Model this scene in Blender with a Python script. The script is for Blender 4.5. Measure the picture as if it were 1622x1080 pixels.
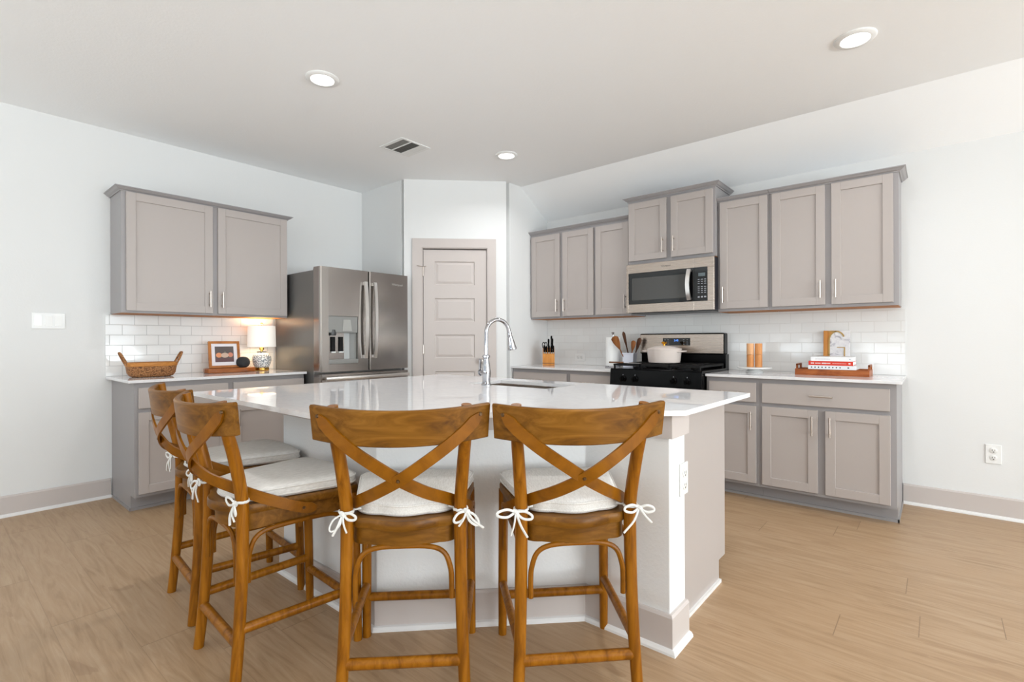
import bpy, bmesh, math, random
from mathutils import Vector, Matrix
PI = math.pi
for o in list(bpy.data.objects):
    bpy.data.objects.remove(o)
S = bpy.context.scene
COL = S.collection

# ------------------------------------------------------------------ camera
cd = bpy.data.cameras.new('camera'); cam = bpy.data.objects.new('camera', cd); COL.objects.link(cam)
cd.sensor_width = 36; cd.lens = 36 * 797.67 / 1622
cd.clip_start = .05; cd.shift_y = -0.8 / 1622
cam.matrix_world = (Matrix.Translation((4.80466, -4.57503, 1.17512)) @ Matrix.Rotation(.702121, 4, 'Z')
                    @ Matrix.Rotation(PI / 2, 4, 'X') @ Matrix.Rotation(-.003644, 4, 'Z'))
S.camera = cam

# ------------------------------------------------------------------ world, daylight, exposure
S.view_settings.view_transform = 'Standard'
S.view_settings.look = 'None'
S.view_settings.gamma = 1
S.view_settings.exposure = -0.81
W = bpy.data.worlds.new('daylight'); S.world = W; W.use_nodes = True
bg = W.node_tree.nodes['Background']; bg.inputs[0].default_value = (.75, .86, 1, 1); bg.inputs[1].default_value = 1.0

def area(name, loc, rot, sx, sy, watts, col=(1, 1, 1)):
    l = bpy.data.lights.new(name, 'AREA'); l.shape = 'RECTANGLE'; l.size = sx; l.size_y = sy
    l.energy = watts; l.color = col
    o = bpy.data.objects.new(name, l); COL.objects.link(o); o.location = loc; o.rotation_euler = rot
    return o
RX, RY = 11.0, -8.2           # far walls of the room, behind the camera
# daylight coming through the windows of the window wall and the glass doors of the rear wall:
# sky light going in level; the upward-facing lamps are added indoors to brighten the ceiling
DAY = (.85, .938, .99)
for i, yc in enumerate((-1.7, -3.4, -5.1)):
    area('window_daylight', (RX + .02, yc, 1.35), (0, PI / 2, 0), 2.0, 1.6, (105, 160, 165)[i], DAY)
    area('added_ceiling_uplight', (RX - .35, yc, .9), (0, PI / 2 + math.radians(74), 0), 1.6, 1.6, (160, 215, 225)[i], DAY)
for i, xc in enumerate((2.0, 4.6)):
    area('window_daylight', (xc, RY - .02, 1.25), (PI / 2, 0, 0), 2.2, 2.2, 8, DAY)
    area('added_ceiling_uplight', (xc, RY + .35, .9), (PI / 2 + math.radians(76), 0, 0), 2.2, 1.8, 125, DAY)

# ------------------------------------------------------------------ mesh builder
class MB:
    def __init__(s): s.bm = bmesh.new()
    def poly(s, vs, faces):
        v = [s.bm.verts.new(p) for p in vs]
        out = []
        for f in faces:
            try: out.append(s.bm.faces.new([v[i] for i in f]))
            except ValueError: pass
        return v, out
    def box(s, x0, y0, z0, x1, y1, z1, bev=0, seg=2):
        x0, x1 = sorted((x0, x1)); y0, y1 = sorted((y0, y1)); z0, z1 = sorted((z0, z1))
        v, f = s.poly([(x0, y0, z0), (x1, y0, z0), (x1, y1, z0), (x0, y1, z0), (x0, y0, z1), (x1, y0, z1), (x1, y1, z1), (x0, y1, z1)],
                      [(3, 2, 1, 0), (4, 5, 6, 7), (0, 1, 5, 4), (1, 2, 6, 5), (2, 3, 7, 6), (3, 0, 4, 7)])
        if bev:
            es = list({e for q in f for e in q.edges})
            bmesh.ops.bevel(s.bm, geom=es, offset=bev, segments=seg, profile=.5, affect='EDGES')
        return s
    def extrude(s, pts, vec, bev=0, seg=2):
        vec = Vector(vec); n = len(pts)
        a = [Vector(p) for p in pts]; b = [p + vec for p in a]
        v, f = s.poly(a + b, [tuple(range(n))[::-1], tuple(range(n, 2 * n))] + [(i, (i + 1) % n, n + (i + 1) % n, n + i) for i in range(n)])
        bmesh.ops.recalc_face_normals(s.bm, faces=f)
        if bev:
            bmesh.ops.bevel(s.bm, geom=list({e for q in f for e in q.edges}), offset=bev, segments=seg, profile=.5, affect='EDGES')
        return s
    def prism(s, pts, z0, z1, bev=0):
        return s.extrude([(p[0], p[1], z0) for p in pts], (0, 0, z1 - z0), bev)
    def loft(s, rings, cap=True, closed=True):
        n = len(rings[0]); vs = [p for r in rings for p in r]; fs = []
        for k in range(len(rings) - 1):
            for i in range(n if closed else n - 1):
                j = (i + 1) % n
                fs.append((k * n + i, k * n + j, (k + 1) * n + j, (k + 1) * n + i))
        if cap:
            fs.append(tuple(range(n))[::-1]); fs.append(tuple(range((len(rings) - 1) * n, len(rings) * n)))
        v, f = s.poly(vs, fs)
        bmesh.ops.recalc_face_normals(s.bm, faces=f)
        return s
    def cyl(s, p0, p1, r0, r1=None, n=20):
        return s.tube([p0, p1], [r0, r0 if r1 is None else r1], n)
    def tube(s, pts, r, n=10, flat=None, closed=False):
        pts = [Vector(p) for p in pts]; m = len(pts)
        if not isinstance(r, (list, tuple)): r = [r] * m
        T = []
        for i in range(m):
            if closed: t = pts[(i + 1) % m] - pts[i - 1]
            else: t = pts[min(i + 1, m - 1)] - pts[max(i - 1, 0)]
            T.append(t.normalized())
        up = Vector((0, 0, 1)) if abs(T[0].z) < .9 else Vector((0, 1, 0))
        u = T[0].cross(up).normalized(); rings = []
        for i in range(m):
            u = (u - T[i] * u.dot(T[i])).normalized(); w = T[i].cross(u)
            rings.append([pts[i] + u * math.cos(2 * PI * k / n) * r[i] + w * math.sin(2 * PI * k / n) * r[i] * (flat or 1) for k in range(n)])
        if closed: rings.append(rings[0])
        return s.loft(rings, cap=not closed)
    def ribbon(s, pts, nrm, width, thick):
        pts = [Vector(p) for p in pts]; m = len(pts); rings = []
        for i in range(m):
            t = (pts[min(i + 1, m - 1)] - pts[max(i - 1, 0)]).normalized()
            nn = Vector(nrm[i]); nn = (nn - t * nn.dot(t)).normalized(); w = t.cross(nn)
            wd = width[i] if isinstance(width, list) else width
            a, b = w * wd / 2, nn * thick / 2
            rings.append([pts[i] - a - b, pts[i] + a - b, pts[i] + a * .96 + b, pts[i] - a * .96 + b])
        return s.loft(rings)
    def lathe(s, prof, c=(0, 0, 0), n=32, cap=True):
        c = Vector(c)
        return s.loft([[c + Vector((r * math.cos(2 * PI * k / n), r * math.sin(2 * PI * k / n), z)) for k in range(n)] for r, z in prof], cap=cap)
    def xf(s, M):
        s.bm.transform(M); return s
    def build(s, name, mat, parent=None, smooth=False, ang=40):
        me = bpy.data.meshes.new(name); bmesh.ops.remove_doubles(s.bm, verts=s.bm.verts, dist=1e-6)
        s.bm.to_mesh(me); s.bm.free()
        for m in (mat if isinstance(mat, (list, tuple)) else [mat]): me.materials.append(m)
        if smooth:
            me.polygons.foreach_set('use_smooth', [True] * len(me.polygons))
            try: me.set_sharp_from_angle(angle=math.radians(ang))
            except Exception: pass
        o = bpy.data.objects.new(name, me); COL.objects.link(o)
        if parent: o.parent = parent
        return o

def smooth_path(pts, k=8):
    """Catmull-Rom through the points"""
    P = [Vector(p) for p in pts]; P = [P[0] * 2 - P[1]] + P + [P[-1] * 2 - P[-2]]; out = []
    for i in range(1, len(P) - 2):
        for j in range(k):
            t = j / k
            out.append(.5 * ((2 * P[i]) + (P[i + 1] - P[i - 1]) * t + (2 * P[i - 1] - 5 * P[i] + 4 * P[i + 1] - P[i + 2]) * t * t
                             + (3 * P[i] - P[i - 1] - 3 * P[i + 1] + P[i + 2]) * t ** 3))
    out.append(P[-2]); return out
def tag(o, label, cat, group=None, kind=None):
    o['label'] = label; o['category'] = cat
    if group: o['group'] = group
    if kind: o['kind'] = kind
    return o
def thing(name, label, cat, loc=(0, 0, 0), rz=0, group=None):
    o = bpy.data.objects.new(name, None); COL.objects.link(o); o.empty_display_size = .1
    o.location = loc; o.rotation_euler = (0, 0, rz)
    return tag(o, label, cat, group)
def struct(name, mb, mat, label=None, cat=None, **k):
    o = mb.build(name, mat, **k); o['kind'] = 'structure'
    if label: o['label'] = label
    if cat: o['category'] = cat
    return o
def kids(o): return [c for c in COL.objects if c.parent == o]
def dup(root, loc, rz, label, group=None):
    r = root.copy(); COL.objects.link(r); r.location = loc; r.rotation_euler = (0, 0, rz); r['label'] = label
    for c in kids(root):
        d = c.copy(); COL.objects.link(d); d.parent = r
        for g in kids(c):
            e = g.copy(); COL.objects.link(e); e.parent = d
    return r
def text_mesh(name, s, size, mat, parent, M, ext=.0004):
    cu = bpy.data.curves.new(name, 'FONT'); cu.body = s; cu.size = size; cu.extrude = ext; cu.align_x = 'CENTER'; cu.align_y = 'CENTER'
    t = bpy.data.objects.new(name, cu); COL.objects.link(t); bpy.context.view_layer.update()
    me = bpy.data.meshes.new_from_object(t.evaluated_get(bpy.context.evaluated_depsgraph_get()))
    bpy.data.objects.remove(t); me.transform(M); me.materials.clear(); me.materials.append(mat)
    o = bpy.data.objects.new(name, me); COL.objects.link(o); o.parent = parent
    return o

# ------------------------------------------------------------------ materials
def srgb(r, g, b):
    f = lambda c: (c / 255 / 12.92) if c <= 10 else ((c / 255 + .055) / 1.055) ** 2.4
    return (f(r), f(g), f(b), 1)
def mat(name, col, rough=.5, metal=0, spec=.5, coat=0, emit=None, estr=0):
    m = bpy.data.materials.new(name); m.use_nodes = True; b = m.node_tree.nodes['Principled BSDF']
    b.inputs['Base Color'].default_value = col; b.inputs['Roughness'].default_value = rough
    b.inputs['Metallic'].default_value = metal; b.inputs['Specular IOR Level'].default_value = spec
    b.inputs['Coat Weight'].default_value = coat
    if emit: b.inputs['Emission Color'].default_value = emit; b.inputs['Emission Strength'].default_value = estr
    return m
class N:
    """small node-tree helper"""
    def __init__(s, m): s.t = m.node_tree; s.b = s.t.nodes['Principled BSDF']
    def n(s, typ, **k):
        q = s.t.nodes.new(typ)
        for a, v in k.items(): setattr(q, a, v)
        return q
    def link(s, a, b): s.t.links.new(a, b)
    def math(s, op, a, b=None):
        q = s.n('ShaderNodeMath', operation=op)
        for i, v in enumerate((a, b)):
            if v is None: continue
            if isinstance(v, (int, float)): q.inputs[i].default_value = v
            else: s.link(v, q.inputs[i])
        return q.outputs[0]
    def coord(s, scale=(1, 1, 1), which='Object'):
        c = s.n('ShaderNodeTexCoord'); mp = s.n('ShaderNodeMapping'); mp.inputs['Scale'].default_value = scale
        s.link(c.outputs[which], mp.inputs[0]); return mp.outputs[0]
    def noise(s, vec, scale=5, detail=4, rough=.5, dist=0):
        q = s.n('ShaderNodeTexNoise'); q.inputs['Scale'].default_value = scale; q.inputs['Detail'].default_value = detail
        q.inputs['Roughness'].default_value = rough; q.inputs['Distortion'].default_value = dist
        s.link(vec, q.inputs['Vector']); return q.outputs['Fac']
    def ramp(s, fac, stops):
        q = s.n('ShaderNodeValToRGB'); e = q.color_ramp.elements
        while len(e) < len(stops): e.new(.5)
        for el, (p, c) in zip(e, stops): el.position = p; el.color = c
        s.link(fac, q.inputs[0]); return q.outputs[0]
    def mix(s, fac, a, b, mode='MIX'):
        q = s.n('ShaderNodeMix', data_type='RGBA', blend_type=mode)
        for i, v in ((0, fac), (6, a), (7, b)):
            if isinstance(v, (int, float, tuple)): q.inputs[i].default_value = v
            else: s.link(v, q.inputs[i])
        return q.outputs[2]
    def bump(s, h, strength=.2, dist=.01):
        q = s.n('ShaderNodeBump'); q.inputs['Strength'].default_value = strength; q.inputs['Distance'].default_value = dist
        s.link(h, q.inputs['Height']); s.link(q.outputs[0], s.b.inputs['Normal'])
def plaster(name, col, scale=90, st=.12):
    m = mat(name, col, .85, spec=.25); n = N(m)
    n.bump(n.noise(n.coord(), scale, 3, .6), st, .004); return m
def wood(name, c0, c1, c2, scale=(28, 28, 3), rough=.38, st=.08, coat=0, spec=.35):
    m = mat(name, c1, rough, coat=coat, spec=spec); n = N(m)
    v = n.coord(scale); f = n.noise(v, 1.0, 6, .62, 1.2); g = n.noise(n.coord((3, 3, 1.2)), 2.0, 2)
    c = n.ramp(f, [(.28, c0), (.5, c1), (.72, c2)])
    c = n.mix(n.math('MULTIPLY', g, .35), c, c0)
    n.link(c, n.b.inputs['Base Color']); n.bump(f, st, .002); return m
def paint(name, col, rough=.42):
    m = mat(name, col, rough, spec=.4); n = N(m)
    f = n.noise(n.coord(), 60, 2); n.bump(f, .03, .001); return m
def steel(name, col, rough=.3, axis=0):
    m = mat(name, col, rough, 1.0); n = N(m)
    sc = [260, 260, 260]; sc[axis] = 3
    f = n.noise(n.coord(tuple(sc)), 1.0, 3, .6)
    r = n.n('ShaderNodeMapRange'); r.inputs[3].default_value = rough - .03; r.inputs[4].default_value = rough + .04
    n.link(f, r.inputs[0]); n.link(r.outputs[0], n.b.inputs['Roughness'])
    n.bump(f, .015, .0004); return m

M_wall = plaster('wall_paint', (.785, .785, .775, 1))
M_ceil = plaster('ceiling_paint', (.945, .95, .95, 1), 70, .25)
M_cab = paint('greige_cabinet_paint', srgb(181, 172, 167))
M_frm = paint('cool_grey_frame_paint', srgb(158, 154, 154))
M_trim = paint('light_greige_trim_paint', srgb(202, 193, 188))
M_shoe = paint('white_trim_paint', srgb(232, 230, 228))
M_raw = wood('raw_cabinet_wood', srgb(150, 92, 45), srgb(185, 120, 62), srgb(205, 145, 85), (6, 60, 60), .6)
M_nickel = mat('brushed_nickel', srgb(205, 196, 188), .3, 1)
M_chrome = mat('chrome', srgb(186, 186, 190), .07, 1)
M_steel = steel('brushed_steel', srgb(178, 165, 154), .27, 0)
M_steelv = steel('brushed_steel_door', srgb(168, 163, 159), .19, 2)
M_steelh = mat('satin_steel_handle', srgb(226, 224, 221), .32, 1)
M_fridge = mat('dark_grey_enamel', srgb(120, 119, 117), .33, .6)
M_black = mat('black_enamel', srgb(6, 6, 7), .16, spec=.13)
M_blackm = mat('black_cast_iron', srgb(20, 20, 21), .6, spec=.25)
M_glass = mat('dark_oven_glass', srgb(62, 60, 57), .05, spec=.6)
M_bglass = mat('black_panel_glass', srgb(10, 10, 11), .05)
M_dgrey = mat('dark_grey_plastic', srgb(70, 70, 70), .4)
M_white = mat('white_glaze', srgb(236, 235, 232), .2)
M_whitep = mat('white_plastic', srgb(238, 238, 236), .35)
M_paper = mat('white_paper', srgb(240, 240, 238), .9)
M_brass = mat('brass', srgb(205, 160, 80), .22, 1)
M_gold = mat('gold_knob', srgb(222, 160, 50), .2, 1)
M_gray_print = mat('grey_lettering', srgb(170, 172, 178), .5)
M_slot = mat('dark_slot', srgb(60, 58, 56), .6)

# stool timber, cushions
M_stool = wood('stained_stool_wood', srgb(98, 54, 4), srgb(150, 92, 13), srgb(178, 116, 32), (26, 26, 3.2), .36, .06, 0, .22)
M_crest = wood('sheen_toned_crest_wood', srgb(84, 50, 8), srgb(122, 78, 16), srgb(150, 102, 36), (3.5, 26, 26), .38, .06, 0, .25)  # duller than the legs: sheen and weaker light painted into the wood colour
M_slat = wood('bentwood_slat', srgb(106, 62, 4), srgb(138, 84, 9), srgb(154, 98, 18), (8, 8, 8), .36, .04, 0, .22)
M_screw = mat('dull_brass_screw', srgb(86, 60, 30), .35, .5)
M_cush = mat('oatmeal_linen', srgb(214, 210, 203), .95, spec=.1); n = N(M_cush)
n.bump(n.noise(n.coord((420, 60, 420)), 1, 2), .15, .001)
n.link(n.ramp(n.noise(n.coord((300, 40, 300)), 1, 3), [(.3, srgb(216, 212, 206)), (.7, srgb(236, 233, 228))]), n.b.inputs['Base Color'])
M_tie = mat('white_cotton_tie', srgb(228, 227, 223), .9, spec=.1)

# quartz worktop
M_quartz = mat('white_quartz', srgb(232, 231, 231), .03, spec=.6); n = N(M_quartz)
f = n.noise(n.coord((1.2, 2.2, 1)), 3.0, 8, .62, 2.5)
n.link(n.ramp(f, [(.42, srgb(236, 235, 236)), (.50, srgb(231, 231, 233)), (.53, srgb(237, 236, 237))]), n.b.inputs['Base Color'])

# oak plank floor
M_floor = mat('oak_planks', srgb(200, 165, 125), .38, spec=.4); n = N(M_floor)
tc = n.n('ShaderNodeTexCoord'); sx = n.n('ShaderNodeSeparateXYZ'); n.link(tc.outputs['Object'], sx.inputs[0])
PW, PL = .199, 1.55
yy = n.math('DIVIDE', n.math('ADD', sx.outputs[1], .437 + PW * 100), PW); row = n.math('FLOOR', yy); fy = n.math('SUBTRACT', yy, row)
wn = n.n('ShaderNodeTexWhiteNoise', noise_dimensions='1D'); n.link(row, wn.inputs['W'])
xx = n.math('ADD', n.math('DIVIDE', sx.outputs[0], PL), n.math('MULTIPLY', wn.outputs['Value'], 7.3)); colm = n.math('FLOOR', xx); fx = n.math('SUBTRACT', xx, colm)
cmb = n.n('ShaderNodeCombineXYZ'); n.link(row, cmb.inputs[0]); n.link(colm, cmb.inputs[1])
w2 = n.n('ShaderNodeTexWhiteNoise', noise_dimensions='3D'); n.link(cmb.outputs[0], w2.inputs['Vector'])
off = n.n('ShaderNodeVectorMath', operation='MULTIPLY_ADD'); n.link(w2.outputs['Color'], off.inputs[0]); off.inputs[1].default_value = (9, 9, 9); n.link(tc.outputs['Object'], off.inputs[2])
def grain(sc, scale, det, dist):
    mp = n.n('ShaderNodeMapping'); mp.inputs['Scale'].default_value = sc; n.link(off.outputs[0], mp.inputs[0]); return n.noise(mp.outputs[0], scale, det, .6, dist)
g1 = grain((1.2, 14, 1), 2.2, 5, 1.4); g2 = grain((5, 120, 1), 1.0, 3, .3); g3 = grain((1.6, 5, 1), 1.4, 2, .6)
c = n.ramp(g1, [(.25, srgb(150, 121, 89)), (.5, srgb(175, 146, 114)), (.78, srgb(190, 164, 134))])
c = n.mix(n.math('MULTIPLY', g2, .30), c, srgb(158, 124, 92))
c = n.mix(n.math('MULTIPLY', n.math('SUBTRACT', w2.outputs['Value'], .0), .30), c, srgb(174, 142, 108))
c = n.mix(n.math('MULTIPLY', n.math('GREATER_THAN', g3, .68), .28), c, srgb(140, 106, 76))
gy = n.math('MAXIMUM', n.math('LESS_THAN', fy, .006), n.math('GREATER_THAN', fy, .994)); gx = n.math('LESS_THAN', fx, .0022)
gap = n.math('MINIMUM', n.math('ADD', n.math('MULTIPLY', gy, .45), n.math('MULTIPLY', gx, .9)), 1.0)
c = n.mix(n.math('MULTIPLY', gap, .62), c, srgb(104, 78, 54))
n.link(c, n.b.inputs['Base Color']); n.bump(n.math('SUBTRACT', n.math('MULTIPLY', g2, .2), gap), .12, .002)

# subway tile: u is the wall's own horizontal axis
def tile_mat(name, axis, du, dv, mortar):
    m = mat(name, srgb(235, 234, 231), .08, spec=.5); n = N(m)
    t = n.n('ShaderNodeTexCoord'); s = n.n('ShaderNodeSeparateXYZ'); n.link(t.outputs['Object'], s.inputs[0])
    cb = n.n('ShaderNodeCombineXYZ'); n.link(n.math('ADD', s.outputs[axis], du), cb.inputs[0]); n.link(n.math('ADD', s.outputs[2], dv), cb.inputs[1])
    b = n.n('ShaderNodeTexBrick'); n.link(cb.outputs[0], b.inputs['Vector'])
    b.offset = .5; b.inputs['Scale'].default_value = 1; b.inputs['Brick Width'].default_value = .157; b.inputs['Row Height'].default_value = .0785
    b.inputs['Mortar Size'].default_value = .0022; b.inputs['Mortar Smooth'].default_value = .25
    b.inputs['Color1'].default_value = srgb(238, 238, 236); b.inputs['Color2'].default_value = srgb(234, 234, 232); b.inputs['Mortar'].default_value = mortar
    n.link(b.outputs['Color'], n.b.inputs['Base Color'])
    r = n.n('ShaderNodeMapRange'); r.inputs[3].default_value = .07; r.inputs[4].default_value = .8; n.link(b.outputs['Fac'], r.inputs[0]); n.link(r.outputs[0], n.b.inputs['Roughness'])
    h = n.math('ADD', n.math('MULTIPLY', b.outputs['Fac'], -1), n.math('MULTIPLY', n.noise(n.coord(), 7, 1), .9))
    n.bump(h, .40, .003); return m

# ------------------------------------------------------------------ room shell
H = 2.79
SL_Z, SL_Y = 2.503, -.465           # foot of the sloped ceiling on the right wall, where it meets the flat ceiling
P1, P2 = (.735, -1.43), (1.460, -.705)
def wall_poly(name, pts, thick, mat=M_wall, **k):
    return struct(name, MB().extrude(pts, thick), mat, **k)
fl = MB(); fl.box(-.15, RY - .15, -.12, RX + .15, .15, 0); struct('floor', fl, M_floor)
ce = MB(); ce.extrude([(0, RY, H), (RX, RY, H), (RX, SL_Y, H), (P2[0], SL_Y, H), (P2[0], 0, H), (0, 0, H)], (0, 0, .12)); struct('ceiling', ce, M_ceil)
cs = MB(); cs.extrude([(P2[0], SL_Y, H), (P2[0], 0, SL_Z), (P2[0], .15, SL_Z), (P2[0], .15, H + .12), (P2[0], SL_Y, H + .12)], (RX - P2[0], 0, 0)); struct('ceiling_slope', cs, M_ceil)
struct('wall_left', MB().box(-.15, RY, 0, 0, .15, H), M_wall)
struct('wall_right', MB().box(0, 0, 0, RX, .15, H), M_wall)
# pantry closet walls
struct('wall_pantry_left', MB().box(0, P1[1], 0, P1[0] - .05, P1[1] + .1, H), M_wall)
struct('wall_pantry_right', MB().box(P2[0] - .1, P2[1] + .05, 0, P2[0], 0, H), M_wall)
DX0, DX1, DZ = .186, .826, 2.103   # door opening in the angled wall, measured along it
pw = MB(); LEN = 1.0253; hyp = lambda a: a
for x0, x1, z0, z1 in ((0, DX0, 0, H), (DX1, LEN, 0, H), (DX0, DX1, DZ, H)):
    pw.box(x0, 0, z0, x1, .1, z1)
po = struct('wall_pantry_front', pw, M_wall); po.location = (P1[0], P1[1], 0); po.rotation_euler = (0, 0, PI / 4)
# rear wall with glass-door openings and window wall
def holed(name, along, lo, hi, holes, place):
    mb = MB(); cuts = [lo] + [c for h in holes for c in h[:2]] + [hi]
    for i in range(0, len(cuts), 2): place(mb, cuts[i], cuts[i + 1], 0, H)
    for a, b, z0, z1 in holes:
        if z0 > 0: place(mb, a, b, 0, z0)
        place(mb, a, b, z1, H)
    return struct(name, mb, M_wall)
winR = [(yc - .8, yc + .8, .35, 2.35) for yc in (-5.1, -3.4, -1.7)]
winB = [(xc - 1.1, xc + 1.1, .15, 2.35) for xc in (2.0, 4.6)]
holed('wall_window_side', 'y', RY, 0, winR, lambda m, a, b, z0, z1: m.box(RX, a, z0, RX + .15, b, z1))
holed('wall_rear', 'x', 0, RX, winB, lambda m, a, b, z0, z1: m.box(a, RY - .15, z0, b, RY, z1))
wi = 0
for a, b, z0, z1 in winR:
    wi += 1; mb = MB(); w = .05; c = (a + b) / 2
    for q in ((a, z0, a + w, z1), (b - w, z0, b, z1), (a, z0, b, z0 + w), (a, z1 - w, b, z1), (c - .02, z0, c + .02, z1), (a, 1.33, b, 1.37)):
        mb.box(RX - .03, q[0], q[1], RX, q[2], q[3])
    struct('window_%d' % wi, mb, M_shoe)
for a, b, z0, z1 in winB:
    wi += 1; mb = MB(); w = .05; c = (a + b) / 2
    for q in ((a, z0, a + w, z1), (b - w, z0, b, z1), (a, z0, b, z0 + w), (a, z1 - w, b, z1), (c - .03, z0, c + .03, z1)):
        mb.box(q[0], RY, q[1], q[2], RY + .03, q[3])
    struct('window_%d' % wi, mb, M_shoe)

# baseboards with white shoe moulding
def baseboard(name, path, h=.142, t=.016):
    """path: list of floor points, room on the right-hand side of travel; returns structure with a shoe child"""
    def offs(d):
        out = []; n = len(path)
        for i, p in enumerate(path):
            ns = []
            if i > 0: e = Vector(p) - Vector(path[i - 1]); ns.append(Vector((e.y, -e.x)).normalized())
            if i < n - 1: e = Vector(path[i + 1]) - Vector(p); ns.append(Vector((e.y, -e.x)).normalized())
            if len(ns) == 2:
                b = (ns[0] + ns[1]); b = b / (b.dot(ns[0])) if b.length > 1e-6 else ns[0]
            else: b = ns[0]
            out.append(Vector(p) + b * d)
        return out
    def sweep(prof):
        mb = MB(); cols = [offs(d) for d, z in prof]
        rings = [[(cols[k][i].x, cols[k][i].y, prof[k][1]) for k in range(len(prof))] for i in range(len(path))]
        return mb.loft(rings)
    o = struct(name, sweep([(0, 0), (t, 0), (t, h - .01), (t - .006, h), (0, h)]), M_trim)
    s = sweep([(t, 0), (t + .016, 0), (t + .015, .009), (t + .009, .017), (t, .02)]).build('shoe_moulding', M_shoe, o)
    s['label'] = 'white quarter-round shoe moulding'
    return o
baseboard('baseboard_left', [(0, RY), (0, -3.625)])
baseboard('baseboard_right', [(4.612, 0), (RX, 0)])
baseboard('baseboard_window_side', [(RX, 0), (RX, RY)])

# ------------------------------------------------------------------ pantry door in the angled wall
dr = bpy.data.objects.new('door_1', None); COL.objects.link(dr); dr.location = (P1[0], P1[1], 0); dr.rotation_euler = (0, 0, PI / 4)
dr['kind'] = 'structure'
mb = MB(); y0, y1 = .012, .052
px0, px1 = DX0 + .117, DX1 - .123; zp = [.262 + k * .3685 for k in range(5)]; ph = .237
mb.box(DX0 + .004, y0, .01, px0, y1, DZ - .012); mb.box(px1, y0, .01, DX1 - .004, y1, DZ - .012)
zs = [.01] + [v for z in zp for v in (z, z + ph)] + [DZ - .012]
for i in range(0, len(zs), 2): mb.box(px0, y0, zs[i], px1, y1, zs[i + 1])
for z in zp:
    i1, i2 = .0, .032
    a = [(px0, y0, z), (px1, y0, z), (px1, y0, z + ph), (px0, y0, z + ph)]
    g = lambda d, y: [(px0 + d, y, z + d), (px1 - d, y, z + d), (px1 - d, y, z + ph - d), (px0 + d, y, z + ph - d)]
    mb.loft([g(0, y0), g(.006, y0 + .011), g(.012, y0 + .012), g(.036, y0 + .003)], cap=False)
    mb.poly(g(.036, y0 + .003), [(0, 1, 2, 3)])
mb.build('door_panel', M_trim, dr)
for k, z in enumerate((.25, 1.09, 1.87)):
    h = MB(); h.cyl((DX0 + .002, -.004, z - .045), (DX0 + .002, -.004, z + .045), .007, n=12); h.build('hinge', M_nickel, dr, True)
    if k == 2:
        h = MB(); h.cyl((DX0 + .002, -.006, z + .048), (DX0 - .05, -.045, z + .052), .004, n=8); h.cyl((DX0 + .002, -.006, z + .048), (DX0 + .035, -.03, z + .05), .0035, n=8); h.build('hinge_pin_door_stop', M_nickel, dr, True)
k = MB(); k.lathe([(.026, 0), (.026, .006), (.011, .012), (.011, .032), (.026, .04), (.029, .055), (.020, .066), (.001, .068)]); k.xf(Matrix.Translation((DX1 - .06, y0, .97)) @ Matrix.Rotation(PI / 2, 4, 'X')); k.build('door_knob', M_nickel, dr, True)
mb = MB(); T0, T1, TZ = .083, .919, 2.199
for q in ((T0, 0, DX0 - .008, TZ), (DX1 + .008, 0, T1, TZ), (DX0 - .008, DZ + .006, DX1 + .008, TZ)):
    mb.box(q[0], -.018, q[1], q[2], 0, q[3])
for q in ((DX0 - .008, 0, DX0, DZ + .006), (DX1, 0, DX1 + .008, DZ + .006), (DX0, DZ - .002, DX1, DZ + .006)):   # jamb
    mb.box(q[0], -.006, q[1], q[2], .09, q[3])
to = struct('trim_1', mb, M_trim); to.location = dr.location; to.rotation_euler = dr.rotation_euler

# ------------------------------------------------------------------ cabinets
def bar_pull(parent, c, length, vertical=True, out=.032):
    """c: centre on the door face (local); front is -y"""
    mb = MB(); x, y, z = c; h = length / 2; s = h * .72
    if vertical:
        mb.cyl((x, y - out, z - h), (x, y - out, z + h), .006, n=12)
        for d in (-s, s): mb.cyl((x, y, z + d), (x, y - out, z + d), .0048, n=10)
    else:
        mb.cyl((x - h, y - out, z), (x + h, y - out, z), .006, n=12)
        for d in (-s, s): mb.cyl((x + d, y, z), (x + d, y - out, z), .0048, n=10)
    return mb.build('handle', M_nickel, parent, True)
def shaker(name, parent, x0, x1, z0, z1, yf, w=.058):
    """recessed-panel door, front face at yf-.021"""
    mb = MB(); y1, y0 = yf, yf - .021
    mb.box(x0, y0, z0, x0 + w, y1, z1, .0015, 1); mb.box(x1 - w, y0, z0, x1, y1, z1, .0015, 1)
    mb.box(x0 + w, y0, z0, x1 - w, y1, z0 + w, .0015, 1); mb.box(x0 + w, y0, z1 - w, x1 - w, y1, z1, .0015, 1)
    mb.box(x0 + w - .002, y0 + .010, z0 + w - .002, x1 - w + .002, y1, z1 - w + .002)
    return mb.build(name, M_cab, parent)
def slab(parent, x0, x1, z0, z1, yf):
    return MB().box(x0, yf - .021, z0, x1, yf, z1, .003).build('drawer', M_cab, parent)
def crown(parent, x0, x1, d, z0, left, right, h=.032, p=.04):
    """moulding round the top: front plus the exposed ends"""
    prof = [(0, 0), (.008, 0), (.010, .006), (.022, .012), (p - .006, h - .008), (p, h - .006), (p, h), (0, h)]
    path = ([(x0, 0)] if left else []) + [(x0, -d), (x1, -d)] + ([(x1, 0)] if right else [])
    mb = MB(); rings = []
    for i, (px, py) in enumerate(path):
        ring = []
        for o, z in prof:
            qx, qy = px, py
            if py != 0: qy -= o
            if left and px == x0: qx -= o
            if right and px == x1: qx += o
            ring.append((qx, qy, z0 + z))
        rings.append(ring)
    mb.loft(rings)
    mb.box(x0, -d, z0, x1, 0, z0 + h * .6)
    return mb.build('crown_moulding', M_frm, parent)
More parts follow.
